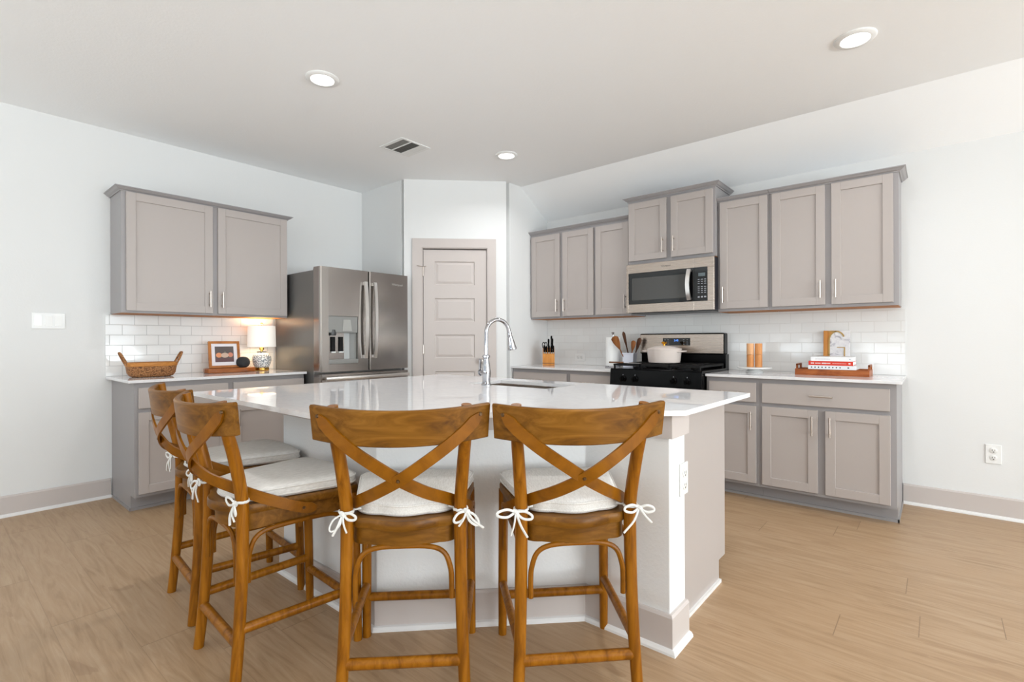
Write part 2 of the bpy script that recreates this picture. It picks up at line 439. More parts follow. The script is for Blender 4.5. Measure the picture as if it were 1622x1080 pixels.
def upper(label, loc, rz, w, d, z0, z1, doors, cl=False, cr=False, group=None):
    t = thing('wall_cabinet', label, 'cabinet', (loc[0], loc[1], z0), rz, group)
    hh = z1 - z0; mb = MB(); e = .018
    mb.box(0, -d, 0, w, -.002, hh)
    mb.build('cabinet_body', M_frm, t)
    u = MB(); u.box(.004, -d + .019, -.003, w - .004, -.012, 0); u = u.build('underside', M_raw, t); u['label'] = 'bare wood underside'
    for x0, x1, a, b, hs in doors:
        q = shaker('door', t, x0, x1, a - z0, b - z0, -d)
        hx = x1 - .028 if hs == 'R' else x0 + .028
        bar_pull(q, (hx, -d - .021, a - z0 + .112), .128)
    crown(t, 0, w, d, hh, cl, cr)
    return t
def base(label, loc, rz, w, doors, drawers, endl=False, endr=False, d=.61, top=.893, group=None):
    t = thing('base_cabinet', label, 'cabinet', (loc[0], loc[1], 0), rz, group)
    mb = MB(); mb.box(0, -d, .105, w, -.002, top)
    if endl: mb.box(0, -d + .11, 0, .018, -.002, .105)
    if endr: mb.box(w - .018, -d + .11, 0, w, -.002, .105)
    mb.build('cabinet_body', M_frm, t)
    k = MB(); k.box(0, -d + .095, 0, w, -d + .11, .105); k.box(0 if not endl else -.008, -d + .083, 0, w if not endr else w + .008, -d + .095, .018)
    if endl: k.box(-.008, -d + .083, 0, 0, -.035, .018)
    if endr: k.box(w, -d + .083, 0, w + .008, -.035, .018)
    k.build('toe_kick', M_frm, t)
    for x0, x1, a, b, hs in doors:
        q = shaker('door', t, x0, x1, a, b, -d)
        if hs: bar_pull(q, (x1 - .03 if hs == 'R' else x0 + .03, -d - .021, b - .105), .132)
    for x0, x1, a, b, hl in drawers:
        q = slab(t, x0, x1, a, b, -d)
        if hl: bar_pull(q, ((x0 + x1) / 2, -d - .021, (a + b) / 2), hl, False)
    return t
A = PI / 2
# left wall (local x runs along +y of the room)
ya = -3.617
upper('large greige two-door wall cabinet above the basket and lamp', (0, ya - .005), A, 1.215, .305, 1.387, 2.268,
      [(.028, .598, 1.403, 2.266, 'R'), (.636, 1.206, 1.403, 2.266, 'L')], True, True)
base('long greige base cabinet below the basket, picture and lamp', (0, ya), A, 1.205,
     [(.022, .592, .128, .688, 'R'), (.630, 1.198, .128, .688, 'L')],
     [(.022, .592, .715, .858, .135), (.630, 1.198, .715, .858, .135)], True, False)
# right wall
U0, U1 = 1.405, 2.30
upper('narrow greige two-door wall cabinet over the knife block beside the pantry', (1.462, 0), 0, .798, .305, U0 - .004, 2.296,
      [(.024, .386, 1.420, 2.272, 'R'), (.422, .782, 1.420, 2.272, 'L')], False, False)
upper('greige single-door wall cabinet left of the microwave above the paper towels', (2.260, 0), 0, .380, .305, U0 - .004, 2.296,
      [(.012, .362, 1.420, 2.272, 'R')], False, False)
upper('raised deeper greige two-door wall cabinet above the microwave', (2.642, 0), 0, .778, .36, 1.862, 2.432,
      [(.010, .366, 1.888, 2.412, 'R'), (.408, .760, 1.888, 2.412, 'L')], True, True)
upper('greige single-door wall cabinet just right of the microwave', (3.422, 0), 0, .386, .305, U0, 2.30,
      [(.020, .376, 1.427, 2.296, 'L')], False, False)
upper('tall wide greige two-door wall cabinet above the books, rightmost on the wall', (3.810, 0), 0, .795, .305, U0, 2.30,
      [(.020, .371, 1.427, 2.296, 'R'), (.410, .766, 1.427, 2.296, 'L')], False, True)
base('greige base cabinet under the knife block beside the pantry wall', (1.462, 0), 0, .690,
     [(.022, .668, .128, .688, 'R')], [(.022, .668, .715, .858, .13)])
base('greige base cabinet just left of the black range', (2.153, 0), 0, .478,
     [(.024, .462, .128, .688, 'L')], [(.024, .462, .715, .858, .13)])
base('narrow greige one-door base cabinet just right of the range', (3.432, 0), 0, .378,
     [(.022, .358, .128, .690, 'R')], [(.022, .358, .717, .860, .13)])
base('wide greige base cabinet with one long drawer over two doors, below the books', (3.811, 0), 0, .795,
     [(.020, .368, .128, .692, 'R'), (.412, .764, .128, .692, 'L')], [(.020, .762, .719, .860, .135)], False, True)

def worktop(name, label, pts, z0=.894, z1=.914):
    o = MB().prism(pts, z0, z1, .002).build(name, M_quartz); return tag(o, label, 'countertop')
worktop('worktop', 'white quartz countertop under the basket and table lamp', [(.002, -3.655), (.648, -3.655), (.648, -2.402), (.002, -2.402)])
worktop('worktop', 'short white quartz countertop between the pantry wall and the range', [(1.462, -.648), (2.632, -.648), (2.632, -.002), (1.462, -.002)])
worktop('worktop', 'white quartz countertop right of the range, under the books and mills', [(3.432, -.648), (4.635, -.648), (4.635, -.002), (3.432, -.002)])

# tiled backsplashes
def tiles(name, label, mb, m): return tag(mb.build(name, m), label, 'backsplash')
tiles('tile_backsplash', 'glossy white subway tile backsplash behind the basket and lamp', MB().box(.0005, -3.655, .9145, .009, -2.398, 1.386), tile_mat('subway_tile_left', 1, .02, -.914, srgb(200, 200, 198)))
mb = MB(); mb.box(1.4625, -.009, .9145, 4.625, -.0005, 1.402); tiles('tile_backsplash', 'long white subway tile backsplash behind the range and books', mb, tile_mat('subway_tile_right', 0, .03, -.914, srgb(222, 221, 218)))

# ------------------------------------------------------------------ island
KN = [(2.24, -1.985), (2.24, -3.362), (3.050, -3.362), (3.660, -2.742), (4.030, -2.742), (4.030, -2.592)]   # outer face of the knee wall
inner = [(3.600, -2.592), (3.0, -3.212), (2.39, -3.212), (2.39, -1.985)]
kw = MB().prism(KN + inner, 0, .893, .004); struct('wall_island', kw, plaster('island_plaster', (.83, .828, .82, 1), 80, .3))
baseboard('baseboard_island', KN, .142, .016)
# painted wood cap under the worktop
def strip(path, d, z0, z1):
    mb = MB(); n = len(path); out = []
    for i, p in enumerate(path):
        ns = []
        if i > 0: e = Vector(p) - Vector(path[i - 1]); ns.append(Vector((e.y, -e.x)).normalized())
        if i < n - 1: e = Vector(path[i + 1]) - Vector(p); ns.append(Vector((e.y, -e.x)).normalized())
        b = ns[0] if len(ns) == 1 else (ns[0] + ns[1]) / ((ns[0] + ns[1]).dot(ns[0]))
        out.append(Vector(p) + b * d)
    return mb.loft([[(p[0], p[1], z0), (q.x, q.y, z0), (q.x, q.y, z1), (p[0], p[1], z1)] for p, q in zip(path, out)])
struct('trim_2', strip(KN, .018, .805, .893), M_trim)
isl = thing('island_cabinet', 'greige cabinet run of the island, under the sink, end panel beside the white pillar', 'cabinet', (2.392, -2.588, 0))
lx = 3.988 - 2.392; ly = .62
mb = MB(); mb.box(0, .002, .105, .18, ly, .872); mb.box(.84, .002, .105, lx, ly, .893)
mb.box(.18, .002, .105, .84, ly, .66); mb.box(.18, ly - .02, .66, .84, ly, .872)
mb.box(lx - .018, .0, 0, lx, ly - .09, .105); mb.build('cabinet_body', M_cab, isl)
k = MB(); k.box(0, ly - .1, 0, lx - .018, ly - .09, .105); k.build('toe_kick', M_cab, isl)
k = MB(); k.box(lx, .02, 0, lx + .012, ly - .09, .016); sh = k.build('shoe_moulding', M_shoe, isl); sh['label'] = 'white shoe moulding'
ds = [(.03, .48), (.52, .97), (1.01, 1.29), (1.31, lx - .02)]
for x0, x1 in ds:
    q = MB(); q.box(x0, ly, .128, x1, ly + .021, .69, .002); q.build('door', M_cab, isl)
    q = MB(); q.box(x0, ly, .715, x1, ly + .021, .86, .002); q.build('drawer', M_cab, isl)

# island worktop with the sink cut-out
SX0, SX1, SY0, SY1 = 2.60, 3.19, -2.385, -2.085
IC = [(1.845, -1.935), (1.845, -3.648), (3.085, -3.655), (4.092, -2.742), (4.100, -1.935)]
mb = MB(); bm = mb.bm
def ringv(pts, z): return [bm.verts.new((x, y, z)) for x, y in pts]
hole = [(SX0, SY1), (SX0, SY0), (SX1, SY0), (SX1, SY1)]
ot, ob, ht, hb = ringv(IC, .914), ringv(IC, .894), ringv(hole, .914), ringv(hole, .894)
def cap(o, h, flip):
    fs = [(o[0], o[1], h[1], h[0]), (o[1], o[2], h[1]), (o[2], h[2], h[1]), (o[2], o[3], h[2]), (o[3], o[4], h[3], h[2]), (o[4], o[0], h[0], h[3])]
    for f in fs: bm.faces.new(f[::-1] if flip else f)
cap(ot, ht, False); cap(ob, hb, True)
for i in range(5): bm.faces.new((ot[i], ob[i], ob[(i + 1) % 5], ot[(i + 1) % 5]))
for i in range(4): bm.faces.new((ht[i], ht[(i + 1) % 4], hb[(i + 1) % 4], hb[i]))
bmesh.ops.recalc_face_normals(bm, faces=bm.faces)
tag(mb.build('island_worktop', M_quartz), 'large angled white quartz island countertop with the sink cut into it', 'countertop')
# undermount sink
sk = thing('kitchen_sink', 'stainless undermount sink sunk in the island countertop', 'sink', (SX0, SY0, .70))
w, d = SX1 - SX0, SY1 - SY0; e = .004; mb = MB()
rr = lambda i, z: [(-e + i, -e + i, z), (w + e - i, -e + i, z), (w + e - i, d + e - i, z), (-e + i, d + e - i, z)]
mb.loft([rr(-.012, .1935), rr(0, .1935), rr(.004, .012), rr(.02, 0)], cap=False); mb.poly(rr(.02, 0), [(0, 1, 2, 3)])
mb.build('basin', M_steel, sk)
MB().lathe([(.045, .001), (.045, .003), (.03, .0035), (.001, .002)], (w / 2, d / 2, 0)).build('drain', M_chrome, sk, True)

# faucet
fa = thing('kitchen_faucet', 'chrome gooseneck pull-down faucet with side lever on the island', 'faucet', (2.788, -2.425, .9145), math.radians(-14))
body = MB(); body.lathe([(.030, 0), (.030, .006), (.025, .010), (.024, .03), (.026, .06), (.0265, .085), (.022, .12), (.0165, .15), (.017, .158), (.023, .163), (.023, .172), (.016, .178), (.001, .179)])
body.build('faucet_body', M_chrome, fa, True)
R = .083; pts = [(0, 0, .17), (0, 0, .30)] + [(0, R - R * math.cos(t), .302 + R * math.sin(t)) for t in [PI * k / 14 for k in range(0, 13)]]
p = pts[-1]; pts += [(0, p[1] + .010, p[2] - .035)]
sp = MB(); sp.tube(pts, .0118, 16); sp.build('spout', M_chrome, fa, True)
t0 = Vector(pts[-1]); td = Vector((0, .22, -1)).normalized()
h = MB(); h.tube([t0 - td * .005, t0, t0 + td * .01, t0 + td * .03, t0 + td * .06, t0 + td * .085, t0 + td * .092, t0 + td * .10], [.0125, .015, .0135, .0165, .022, .0255, .028, .026], 18); h.build('spray_head', M_chrome, fa, True)
h = MB(); h.cyl((0, 0, .072), (-.055, 0, .072), .016, .017, 16); h.cyl((-.052, 0, .072), (-.062, 0, .072), .022, .02, 16); h.build('valve', M_chrome, fa, True)
h = MB(); h.tube([(-.066, 0, .066), (-.070, 0, .085), (-.052, -.01, .125), (-.043, -.014, .150)], [.008, .0085, .0075, .0095], 12); h.build('lever', M_chrome, fa, True)

# ------------------------------------------------------------------ refrigerator (local: front is -y, x runs along +y of the room)
FY = -2.392; fr = thing('refrigerator', 'large stainless french-door refrigerator with ice dispenser beside the pantry', 'refrigerator', (0, FY, 0), A)
FW = .926
mb = MB(); mb.box(.006, -.735, .03, FW - .006, -.03, 1.785, .006); mb.box(.02, -.73, .0, FW - .02, -.06, .03); mb.build('case', M_fridge, fr)
mb = MB(); mb.box(.02, -.80, 1.785, .12, -.70, 1.802, .004); mb.box(FW - .12, -.80, 1.785, FW - .02, -.70, 1.802, .004); mb.build('hinge_cover', M_dgrey, fr)
mid = .480; yf = -.852; yb = -.745
Z0, Z1 = .912, 1.808
dl0, dl1, dz0, dz1 = .078, .362, .978, 1.392
ld = MB()
prof = [(.001, yb), (.001, yf + .022), (.006, yf + .008), (.018, yf + .001), (dl0, yf), (dl0, yb)]
def vprism(m, pts, z0, z1): m.extrude([(x, y, z0) for x, y in pts], (0, 0, z1 - z0))
vprism(ld, prof, Z0, Z1)
ld.box(dl0, yf, Z0, dl1, yb, dz0); ld.box(dl0, yf, dz1, dl1, yb, Z1)
vprism(ld, [(dl1, yb), (dl1, yf), (mid - .014, yf + .001), (mid - .005, yf + .008), (mid - .003, yf + .02), (mid - .003, yb)], Z0, Z1)
ld.box(dl0, yf + .078, dz0, dl1, yb, dz1)
ld = ld.build('left_door', M_steelv, fr)
rd = MB(); vprism(rd, [(mid + .003, yb), (mid + .003, yf + .02), (mid + .005, yf + .008), (mid + .014, yf + .001), (FW - .018, yf + .001), (FW - .006, yf + .008), (FW - .001, yf + .022), (FW - .001, yb)], Z0, Z1)
rd = rd.build('right_door', M_steelv, fr)
fz = MB(); vprism(fz, [(.001, yb), (.001, yf + .022), (.006, yf + .008), (.018, yf + .001), (FW - .018, yf + .001), (FW - .006, yf + .008), (FW - .001, yf + .022), (FW - .001, yb)], .10, .893)
fz = fz.build('freezer_drawer', M_steelv, fr)
def fhandle(par, x, z0, z1):
    m = MB(); pts = smooth_path([(x, yf - .024, z0), (x, yf - .040, z0 + .14), (x, yf - .046, (z0 + z1) / 2), (x, yf - .040, z1 - .14), (x, yf - .024, z1)], 6)
    m.ribbon(pts, [(0, -1, .0)] * len(pts), .030, .014)
    m.box(x - .012, yf - .03, z0 + .002, x + .012, yf, z0 + .03); m.box(x - .012, yf - .03, z1 - .03, x + .012, yf, z1 - .002)
    m.build('handle', M_steelh, par, True, 30)
fhandle(ld, mid - .052, 1.020, 1.708); fhandle(rd, mid + .046, 1.020, 1.708)
m = MB(); m.box(.030, yf - .055, .842, FW - .03, yf - .036, .872, .005); m.box(.05, yf - .04, .848, .08, yf, .866); m.box(FW - .08, yf - .04, .848, FW - .05, yf, .866); m.build('handle', M_steelh, fz, True)
dp = MB(); y2 = yf + .078
dp.box(dl0 + .001, yf + .004, dz0 + .27, dl1 - .001, y2, dz1 - .001, .003)            # upper hood
M_disp = mat('light_grey_dispenser', srgb(142, 142, 139), .36, .15)
dpo = dp.build('dispenser', M_disp, ld); dpo['label'] = 'light grey ice and water dispenser'
q = MB(); q.box(dl0 + .001, yf - .006, dz0 + .001, dl1 - .001, y2, dz0 + .038, .004); q.build('drip_tray', M_disp, dpo)
q = MB(); q.extrude([(dl0 + .192, y2, dz0 + .038), (dl1 - .002, y2, dz0 + .038), (dl1 - .002, yf + .03, dz0 + .038), (dl1 - .02, yf + .03, dz0 + .038), (dl1 - .05, y2 - .016, dz0 + .038)], (0, 0, .232)); q.build('dispenser_wall', M_disp, dpo)
for xx in (dl0 + .064, dl0 + .140):
    q = MB(); q.box(xx, y2 - .016, dz0 + .10, xx + .034, y2 - .004, dz0 + .235, .002); q.build('paddle', M_blackm, dpo)
    q = MB(); q.box(xx - .004, y2 - .02, dz0 + .095, xx + .038, y2 - .002, dz0 + .107, .002); q.build('paddle_tip', M_whitep, dpo)
q = MB(); q.lathe([(.03, 0), (.034, .02), (.03, .05), (.012, .055)]); q.xf(Matrix.Translation((dl0 + .05, yf + .03, dz0 + .245))); q.build('nozzle', M_dgrey, dpo, True)
q = MB(); q.extrude([(dl0 + .13, yf + .003, dz0 + .285), (dl1 - .06, yf + .003, dz0 + .285), (dl1 - .075, yf + .003, dz1 - .03), (dl0 + .142, yf + .003, dz1 - .03)], (0, -.003, 0)); q.build('dispenser_controls', mat('dispenser_panel_grey', srgb(172, 172, 168), .3, .3), dpo)
text_mesh('brand_mark', 'Whirlpool', .030, mat('silver_lettering', srgb(200, 198, 192), .3, .5), rd, Matrix.Translation((FW - .135, yf - .0005, 1.71)) @ Matrix.Rotation(PI / 2, 4, 'X'))

# ------------------------------------------------------------------ range
rg = thing('gas_range', 'black and stainless gas range with black grates between the countertops', 'stove', (2.640, 0, 0))
RW = .786
mb = MB(); mb.box(.004, -.645, .03, RW - .004, -.02, .905); mb.build('range_body', M_black, rg)
mb = MB(); mb.box(0, -.695, .902, RW, -.10, .934, .004); mb.build('cooktop', M_black, rg)
mb = MB(); mb.extrude([(0, -.645, .775), (0, -.70, .775), (0, -.712, .79), (0, -.700, .925), (0, -.645, .902)], (RW, 0, 0), .003); cp = mb.build('control_panel', M_black, rg)
for x in (.125, .235, .565, .675):
    q = MB(); q.lathe([(.026, 0), (.026, .006), (.020, .010), (.018, .03), (.016, .034), (.001, .035)], n=24); q.box(-.006, -.02, .02, .006, .02, .042, .002)
    q.xf(Matrix.Translation((x, -.708, .852)) @ Matrix.Rotation(math.radians(95), 4, 'X')); q.build('knob', M_black, cp, True)
    q = MB(); q.box(x - .002, -.7085, .878, x + .002, -.7065, .886); q.build('knob_mark', M_gray_print, cp)
mb = MB(); mb.box(.004, -.685, .19, RW - .004, -.645, .765, .006); od = mb.build('oven_door', M_steel, rg)
q = MB(); q.box(.09, -.6865, .28, RW - .09, -.684, .62, .001); q.build('oven_window', M_glass, od)
q = MB(); q.cyl((.05, -.735, .715), (RW - .05, -.735, .715), .012); q.box(.06, -.735, .705, .085, -.68, .725); q.box(RW - .085, -.735, .705, RW - .06, -.68, .725); q.build('handle', M_steelh, od, True)
MB().box(.004, -.68, .035, RW - .004, -.645, .18, .005).build('storage_drawer', M_steel, rg)
# burners and grates
for bx, by in ((.20, -.54), (.20, -.26), (.393, -.40), (.586, -.54), (.586, -.26)):
    q = MB(); q.lathe([(.055, .934), (.055, .942), (.035, .946), (.035, .955), (.001, .957)], (bx, by, 0), 24); q.build('burner', M_blackm, rg, True)
for gx0, gx1 in ((.02, .262), (.272, .514), (.524, .766)):
    q = MB(); gy0, gy1 = -.675, -.125; zt = .972; b = .007
    for y in (gy0, gy1, (gy0 + gy1) / 2): q.box(gx0, y - b, zt - .016, gx1, y + b, zt)
    for x in (gx0, gx1, (gx0 + gx1) / 2): q.box(x - b if x > gx0 else x, gy0, zt - .016, x + b if x < gx1 else x, gy1, zt)
    for fr_ in (.25, .75):
        y = gy0 + (gy1 - gy0) * fr_; q.box(gx0 + .03, y - b, zt - .012, gx1 - .03, y + b, zt)
    for x in (gx0 + .006, gx1 - .006):
        for y in (gy0, gy1 - .01): q.box(x - .006, y, .934, x + .006, y + .012, zt - .01)
    q.build('grate', M_blackm, rg)
bgx0, bgx1 = .0, .758
mb = MB(); mb.box(bgx0 + .005, -.105, .90, bgx1 + .02, -.02, 1.05); mb.box(bgx0 - .01, -.115, 1.045, bgx1 + .012, -.02, 1.235, .012); mb.build('backguard', M_black, rg)
mb = MB(); mb.box(bgx0 - .004, -.120, 1.055, bgx1 + .004, -.112, 1.226, .003); bp = mb.build('backguard_panel', M_steel, rg)
q = MB(); q.box(.222, -.1215, 1.125, .478, -.1195, 1.192, .001); dpn = q.build('oven_display', M_bglass, bp)
M_blue = mat('blue_clock_digits', (.02, .1, .6, 1), .5, emit=(.12, .35, 1, 1), estr=3)
text_mesh('clock_digits', '5:45', .024, M_blue, dpn, Matrix.Translation((.350, -.1218, 1.170)) @ Matrix.Rotation(PI / 2, 4, 'X'))
q = MB()
for x in (.245, .275, .420, .452):
    for z in (1.138, 1.156, 1.176): q.box(x - .007, -.1218, z - .002, x + .007, -.1214, z + .002)
q.build('touch_keys', M_gray_print, dpn)

# spatula lying on the front-left grate
sp = thing('cooking_spatula', 'wooden-handled metal spatula lying across the front-left grate of the range', 'spatula', (2.66, -.64, .975), math.radians(7))
q = MB(); q.box(-.06, -.011, 0, .07, .011, .013, .004); q.build('handle', wood('spatula_handle_wood', srgb(80, 50, 30), srgb(120, 78, 48), srgb(140, 95, 60)), sp)
q = MB(); q.box(.068, -.006, .003, .12, .006, .007); q.box(.118, -.03, .002, .22, .03, .005, .001); q.build('blade', M_steelh, sp)

# dutch oven
dx, dy, dz = 2.966, -.33, .9725
po = thing('dutch_oven', 'pale pink enamel dutch oven with gold knob on the range', 'pot', (dx, dy, dz))
M_enam = mat('pale_pink_enamel', srgb(240, 226, 217), .14, coat=.3)
q = MB(); q.lathe([(.118, 0), (.132, .006), (.137, .02), (.146, .110), (.149, .118), (.143, .118), (.130, .02), (.001, .012)], n=48); q.build('pot_body', M_enam, po, True)
for s in (-1, 1):
    q = MB(); pts = smooth_path([(s * .140, -.045, .100), (s * .175, -.040, .104), (s * .188, 0, .105), (s * .175, .040, .104), (s * .140, .045, .100)], 6)
    q.tube(pts, .010, 10, .7); q.build('side_handle', M_enam, po, True)
q = MB(); q.lathe([(.150, .1185), (.151, .124), (.140, .130), (.10, .143), (.05, .152), (.02, .155), (.001, .1555)], n=48); ldd = q.build('lid', M_enam, po, True)
q = MB(); q.lathe([(.008, .154), (.008, .164), (.022, .172), (.025, .180), (.020, .187), (.001, .189)], n=24); q.build('lid_knob', M_gold, ldd, True)

# ------------------------------------------------------------------ microwave
mwx, mwd = 2.647, .415
mw = thing('microwave_oven', 'stainless over-the-range microwave with dark window below the raised cabinet', 'microwave', (mwx, 0, 1.420))
w = .778; hh = .432
MB().box(.004, -mwd + .025, .0, w - .004, -.012, hh, .003).build('microwave_case', mat('navy_black_case', srgb(38, 40, 48), .35), mw)
MB().box(.03, -mwd + .05, -.006, w - .03, -.03, .0).build('vent_base', M_dgrey, mw)
fx = .615                                             # split between door and control side
d_ = MB(); yf = -mwd
gx0, gx1, gz0, gz1 = .022, .606, .075, .352
d_.box(0, yf, 0, gx0, yf + .024, hh, .0015, 1); d_.box(gx0, yf, 0, fx - .001, yf + .024, gz0, .0015, 1); d_.box(gx0, yf, gz1, fx - .001, yf + .024, hh, .0015, 1)
dr_ = d_.build('door', M_steel, mw)
q = MB(); q.box(gx0, yf - .001, gz0, fx - .001, yf + .022, gz1, .001); q.build('door_glass', M_bglass, dr_)
q = MB(); q.box(gx0 + .035, yf - .002, gz0 + .034, gx1 - .06, yf, gz1 - .045, .0008); q.build('window', M_glass, dr_)
c_ = MB(); c_.box(fx + .001, yf, 0, w, yf + .024, gz0, .0015, 1); c_.box(fx + .001, yf, gz1, w, yf + .024, hh, .0015, 1); c_.box(.725, yf, gz0, w, yf + .024, gz1, .0015, 1)
cs_ = c_.build('control_side', M_steel, mw)
q = MB(); q.box(fx + .001, yf - .001, gz0, .725, yf + .022, gz1, .001); kp = q.build('control_panel', M_bglass, cs_)
# third-level keys sit on the control side
q = MB(); q.box(.652, yf - .0016, .278, .708, yf - .0008, .305); q.build('clock_display', mat('grey_lcd', srgb(96, 108, 112), .3), cs_)
q = MB()
for i, x in enumerate((.655, .681, .707)):
    for z in (.252, .235, .218, .192, .176, .160, .144): q.box(x - .007, yf - .0016, z - .003, x + .007, yf - .0008, z + .002)
    q.box(x - .008, yf - .0016, .102, x + .008, yf - .0008, .114)
q.build('touch_keys', M_gray_print, cs_)
q = MB(); hx = .582; pts = smooth_path([(hx, yf - .022, gz0 + .012), (hx - .004, yf - .040, gz0 + .07), (hx - .006, yf - .046, (gz0 + gz1) / 2), (hx - .004, yf - .040, gz1 - .07), (hx, yf - .022, gz1 - .012)], 6)
q.ribbon(pts, [(0, -1, 0)] * len(pts), .034, .012); q.box(hx - .014, yf - .024, gz0 + .014, hx + .014, yf, gz0 + .03); q.box(hx - .014, yf - .024, gz1 - .03, hx + .014, yf, gz1 - .014)
q.build('handle', M_steelh, dr_, True, 30)
text_mesh('brand_mark', 'Whirlpool', .020, M_dgrey, dr_, Matrix.Translation((.372, yf - .0004, .392)) @ Matrix.Rotation(PI / 2, 4, 'X'))

# ------------------------------------------------------------------ stools
def ygrid(w0, w1, y0, y1, r, n=6, bulge=0):
    """rounded trapezoid outline (x, y): rear width w0 at y0, front width w1 at y1"""
    cs = [(w1 / 2, y1), (-w1 / 2, y1), (-w0 / 2, y0), (w0 / 2, y0)]; out = []
    for i in range(4):
        p = Vector(cs[i]); a = (Vector(cs[i - 1]) - p).normalized(); b = (Vector(cs[(i + 1) % 4]) - p).normalized()
        for k in range(n + 1):
            t = k / n; out.append(tuple((p + a * r) * (1 - t) ** 2 + p * 2 * t * (1 - t) + (p + b * r) * t * t))
        if (i == 2 and bulge) or i == 0:
            A_, B_ = Vector(cs[i]), Vector(cs[i + 1]); t0 = r / (B_ - A_).length
            for k in range(1, 12):
                u = k / 12; q = A_.lerp(B_, t0 + (1 - 2 * t0) * u); d = math.sin(PI * u) ** 1.0
                out.append((q.x, q.y - bulge * d if i == 2 else q.y + .012 * d))
    return out
def rear_leg_path(s):
    return smooth_path([(s * .196, -.226, 0), (s * .189, -.212, .15), (s * .182, -.198, .35), (s * .179, -.193, .56), (s * .180, -.197, .66), (s * .190, -.222, .79), (s * .198, -.246, .88), (s * .202, -.264, .979)], 5)
CS, CH = .081, .2625
def crest_y(x): return -.315 + CS * (abs(x) / CH) ** 2.0
def crest_n(x): return Vector((CS * 2 * x / CH ** 2, -1, 0)).normalized()
def make_stool(label):
    t = thing('bar_stool', label, 'stool', (0, 0, 0), 0, 'wooden cross-back stools around the island')
    for s in (-1, 1):
        p = rear_leg_path(s); m = len(p)
        q = MB(); q.tube(p, [.0182 + .0022 * math.sin(PI * i / (m - 1)) - (.002 if i > m - 4 else 0) for i in range(m)], 14); q.build('leg', M_stool, t, True)
        q = MB(); q.tube([(s * .208, .218, 0), (s * .206, .213, .25), (s * .203, .205, .585)], [.0165, .0185, .019], 14); q.build('leg', M_stool, t, True)
        q = MB(); q.tube([(s * .188, -.207, .207), (s * .206, .213, .207)], .0150, 12, 1.15); q.build('stretcher', M_stool, t, True)
    q = MB(); q.tube([(-.189, -.211, .160), (.189, -.211, .160)], .0165, 12, 1.1); q.build('stretcher', M_stool, t, True)
    q = MB(); q.tube([(-.207, .214, .158), (.207, .214, .158)], .0155, 12, 1.1); q.build('stretcher', M_stool, t, True)
    # seat board and apron
    q = MB(); o1 = ygrid(.335, .452, -.205, .232, .055, 6, .040); k = lambda f: [(x * f, y * f) for x, y in o1]
    q.loft([[(x, y, .582) for x, y in k(.985)], [(x, y, .588) for x, y in o1], [(x, y, .608) for x, y in o1], [(x, y, .614) for x, y in k(.985)]])
    q.build('seat', M_crest, t, True, 50)
    q = MB(); o2 = ygrid(.325, .425, -.190, .214, .05, 6, .026); q.loft([[(x, y, .527) for x, y in o2], [(x, y, .583) for x, y in o2]]); q.build('apron', M_crest, t, True, 50)
    # curved crest rail
    q = MB(); ns = 25; rings = []
    for i in range(ns):
        x = -CH + 2 * CH * i / (ns - 1); y = crest_y(x); nn = crest_n(x); up = .012 * (x / CH) ** 2
        z0, z1 = .861 + up, .970 + up; th = .0115
        def P(off, z): 
            lean = (z - z0) * .12
            return (x + nn.x * (off + lean), y + nn.y * (off + lean), z)
        rings.append([P(-th, z0 + .003), P(-th + .003, z0), P(th - .003, z0), P(th, z0 + .003), P(th, z1 - .005), P(th - .005, z1), P(-th + .005, z1), P(-th, z1 - .005)])
    q.loft(rings); q.build('crest_rail', M_crest, t, True, 35)
    # crossing bentwood slats
    for s in (-1, 1):
        o_ = .006 if s > 0 else -.003
        def on_crest(x, z):
            y = crest_y(x); nn = crest_n(x); f = .0155 + (z - .866) * .12
            return (x + nn.x * f, y + nn.y * f, z), tuple(nn)
        c0, n0 = on_crest(s * .231, .950); c1, n1 = on_crest(s * .190, .902); c2, n2 = on_crest(s * .132, .852)
        ctrl = [(c0, n0), (c1, n1), (c2, n2), ((s * .06, -.312 - o_, .799), (s * .15, -1, 0)), ((0, -.300 - o_, .758), (0, -1, 0)), ((-s * .075, -.268, .712), (-s * .35, -1, 0)),
                ((-s * .142, -.195, .668), (-s * .8, -.7, 0)), ((-s * .180, -.135, .635), (-s * 1, -.35, 0)), ((-s * .205, -.06, .600), (-s * 1, -.15, 0)), ((-s * .2165, .00, .575), (-s * 1, -.13, 0)), ((-s * .2215, .045, .566), (-s * 1, -.13, 0))]
        pts = smooth_path([c for c, _ in ctrl], 5); nr = smooth_path([n_ for _, n_ in ctrl], 5); L = len(pts)
        wd = [.038 * min(1, .45 + .55 * min(i, L - 1 - i) / 2) for i in range(L)]
        q = MB(); q.ribbon(pts, nr, wd, .0075); sl = q.build('back_slat', M_slat, t, True, 35)
        q = MB()
        for (c, nn_) in (ctrl[0], ctrl[-2]):
            c = Vector(c); v = Vector(nn_).normalized(); q.cyl(c + v * .002, c + v * .006, .0065, .0045, 12)
        if s > 0: c = Vector(ctrl[4][0]); q.cyl(c + Vector((0, -.002, 0)), c + Vector((0, -.007, 0)), .0065, .0045, 12)
        q.build('screw', M_screw, sl, True)
    # bentwood braces under the rear and side aprons
    def brace(a, b, lo, top, r, inset):
        a = Vector(a); b = Vector(b); u = (b - a).normalized(); L = (b - a).length
        P = lambda d, z: tuple(a + u * d) + (z,)
        pts = smooth_path([P(inset, lo), P(inset, lo + .06), P(inset + .004, top - .07), P(inset + .022, top - .025), P(inset + .065, top - .004), P(L / 2, top), P(L - inset - .065, top - .004), P(L - inset - .022, top - .025), P(L - inset - .004, top - .07), P(L - inset, lo + .06), P(L - inset, lo)], 4)
        q = MB(); q.tube(pts, r, 8); q.build('brace', M_slat, t, True)
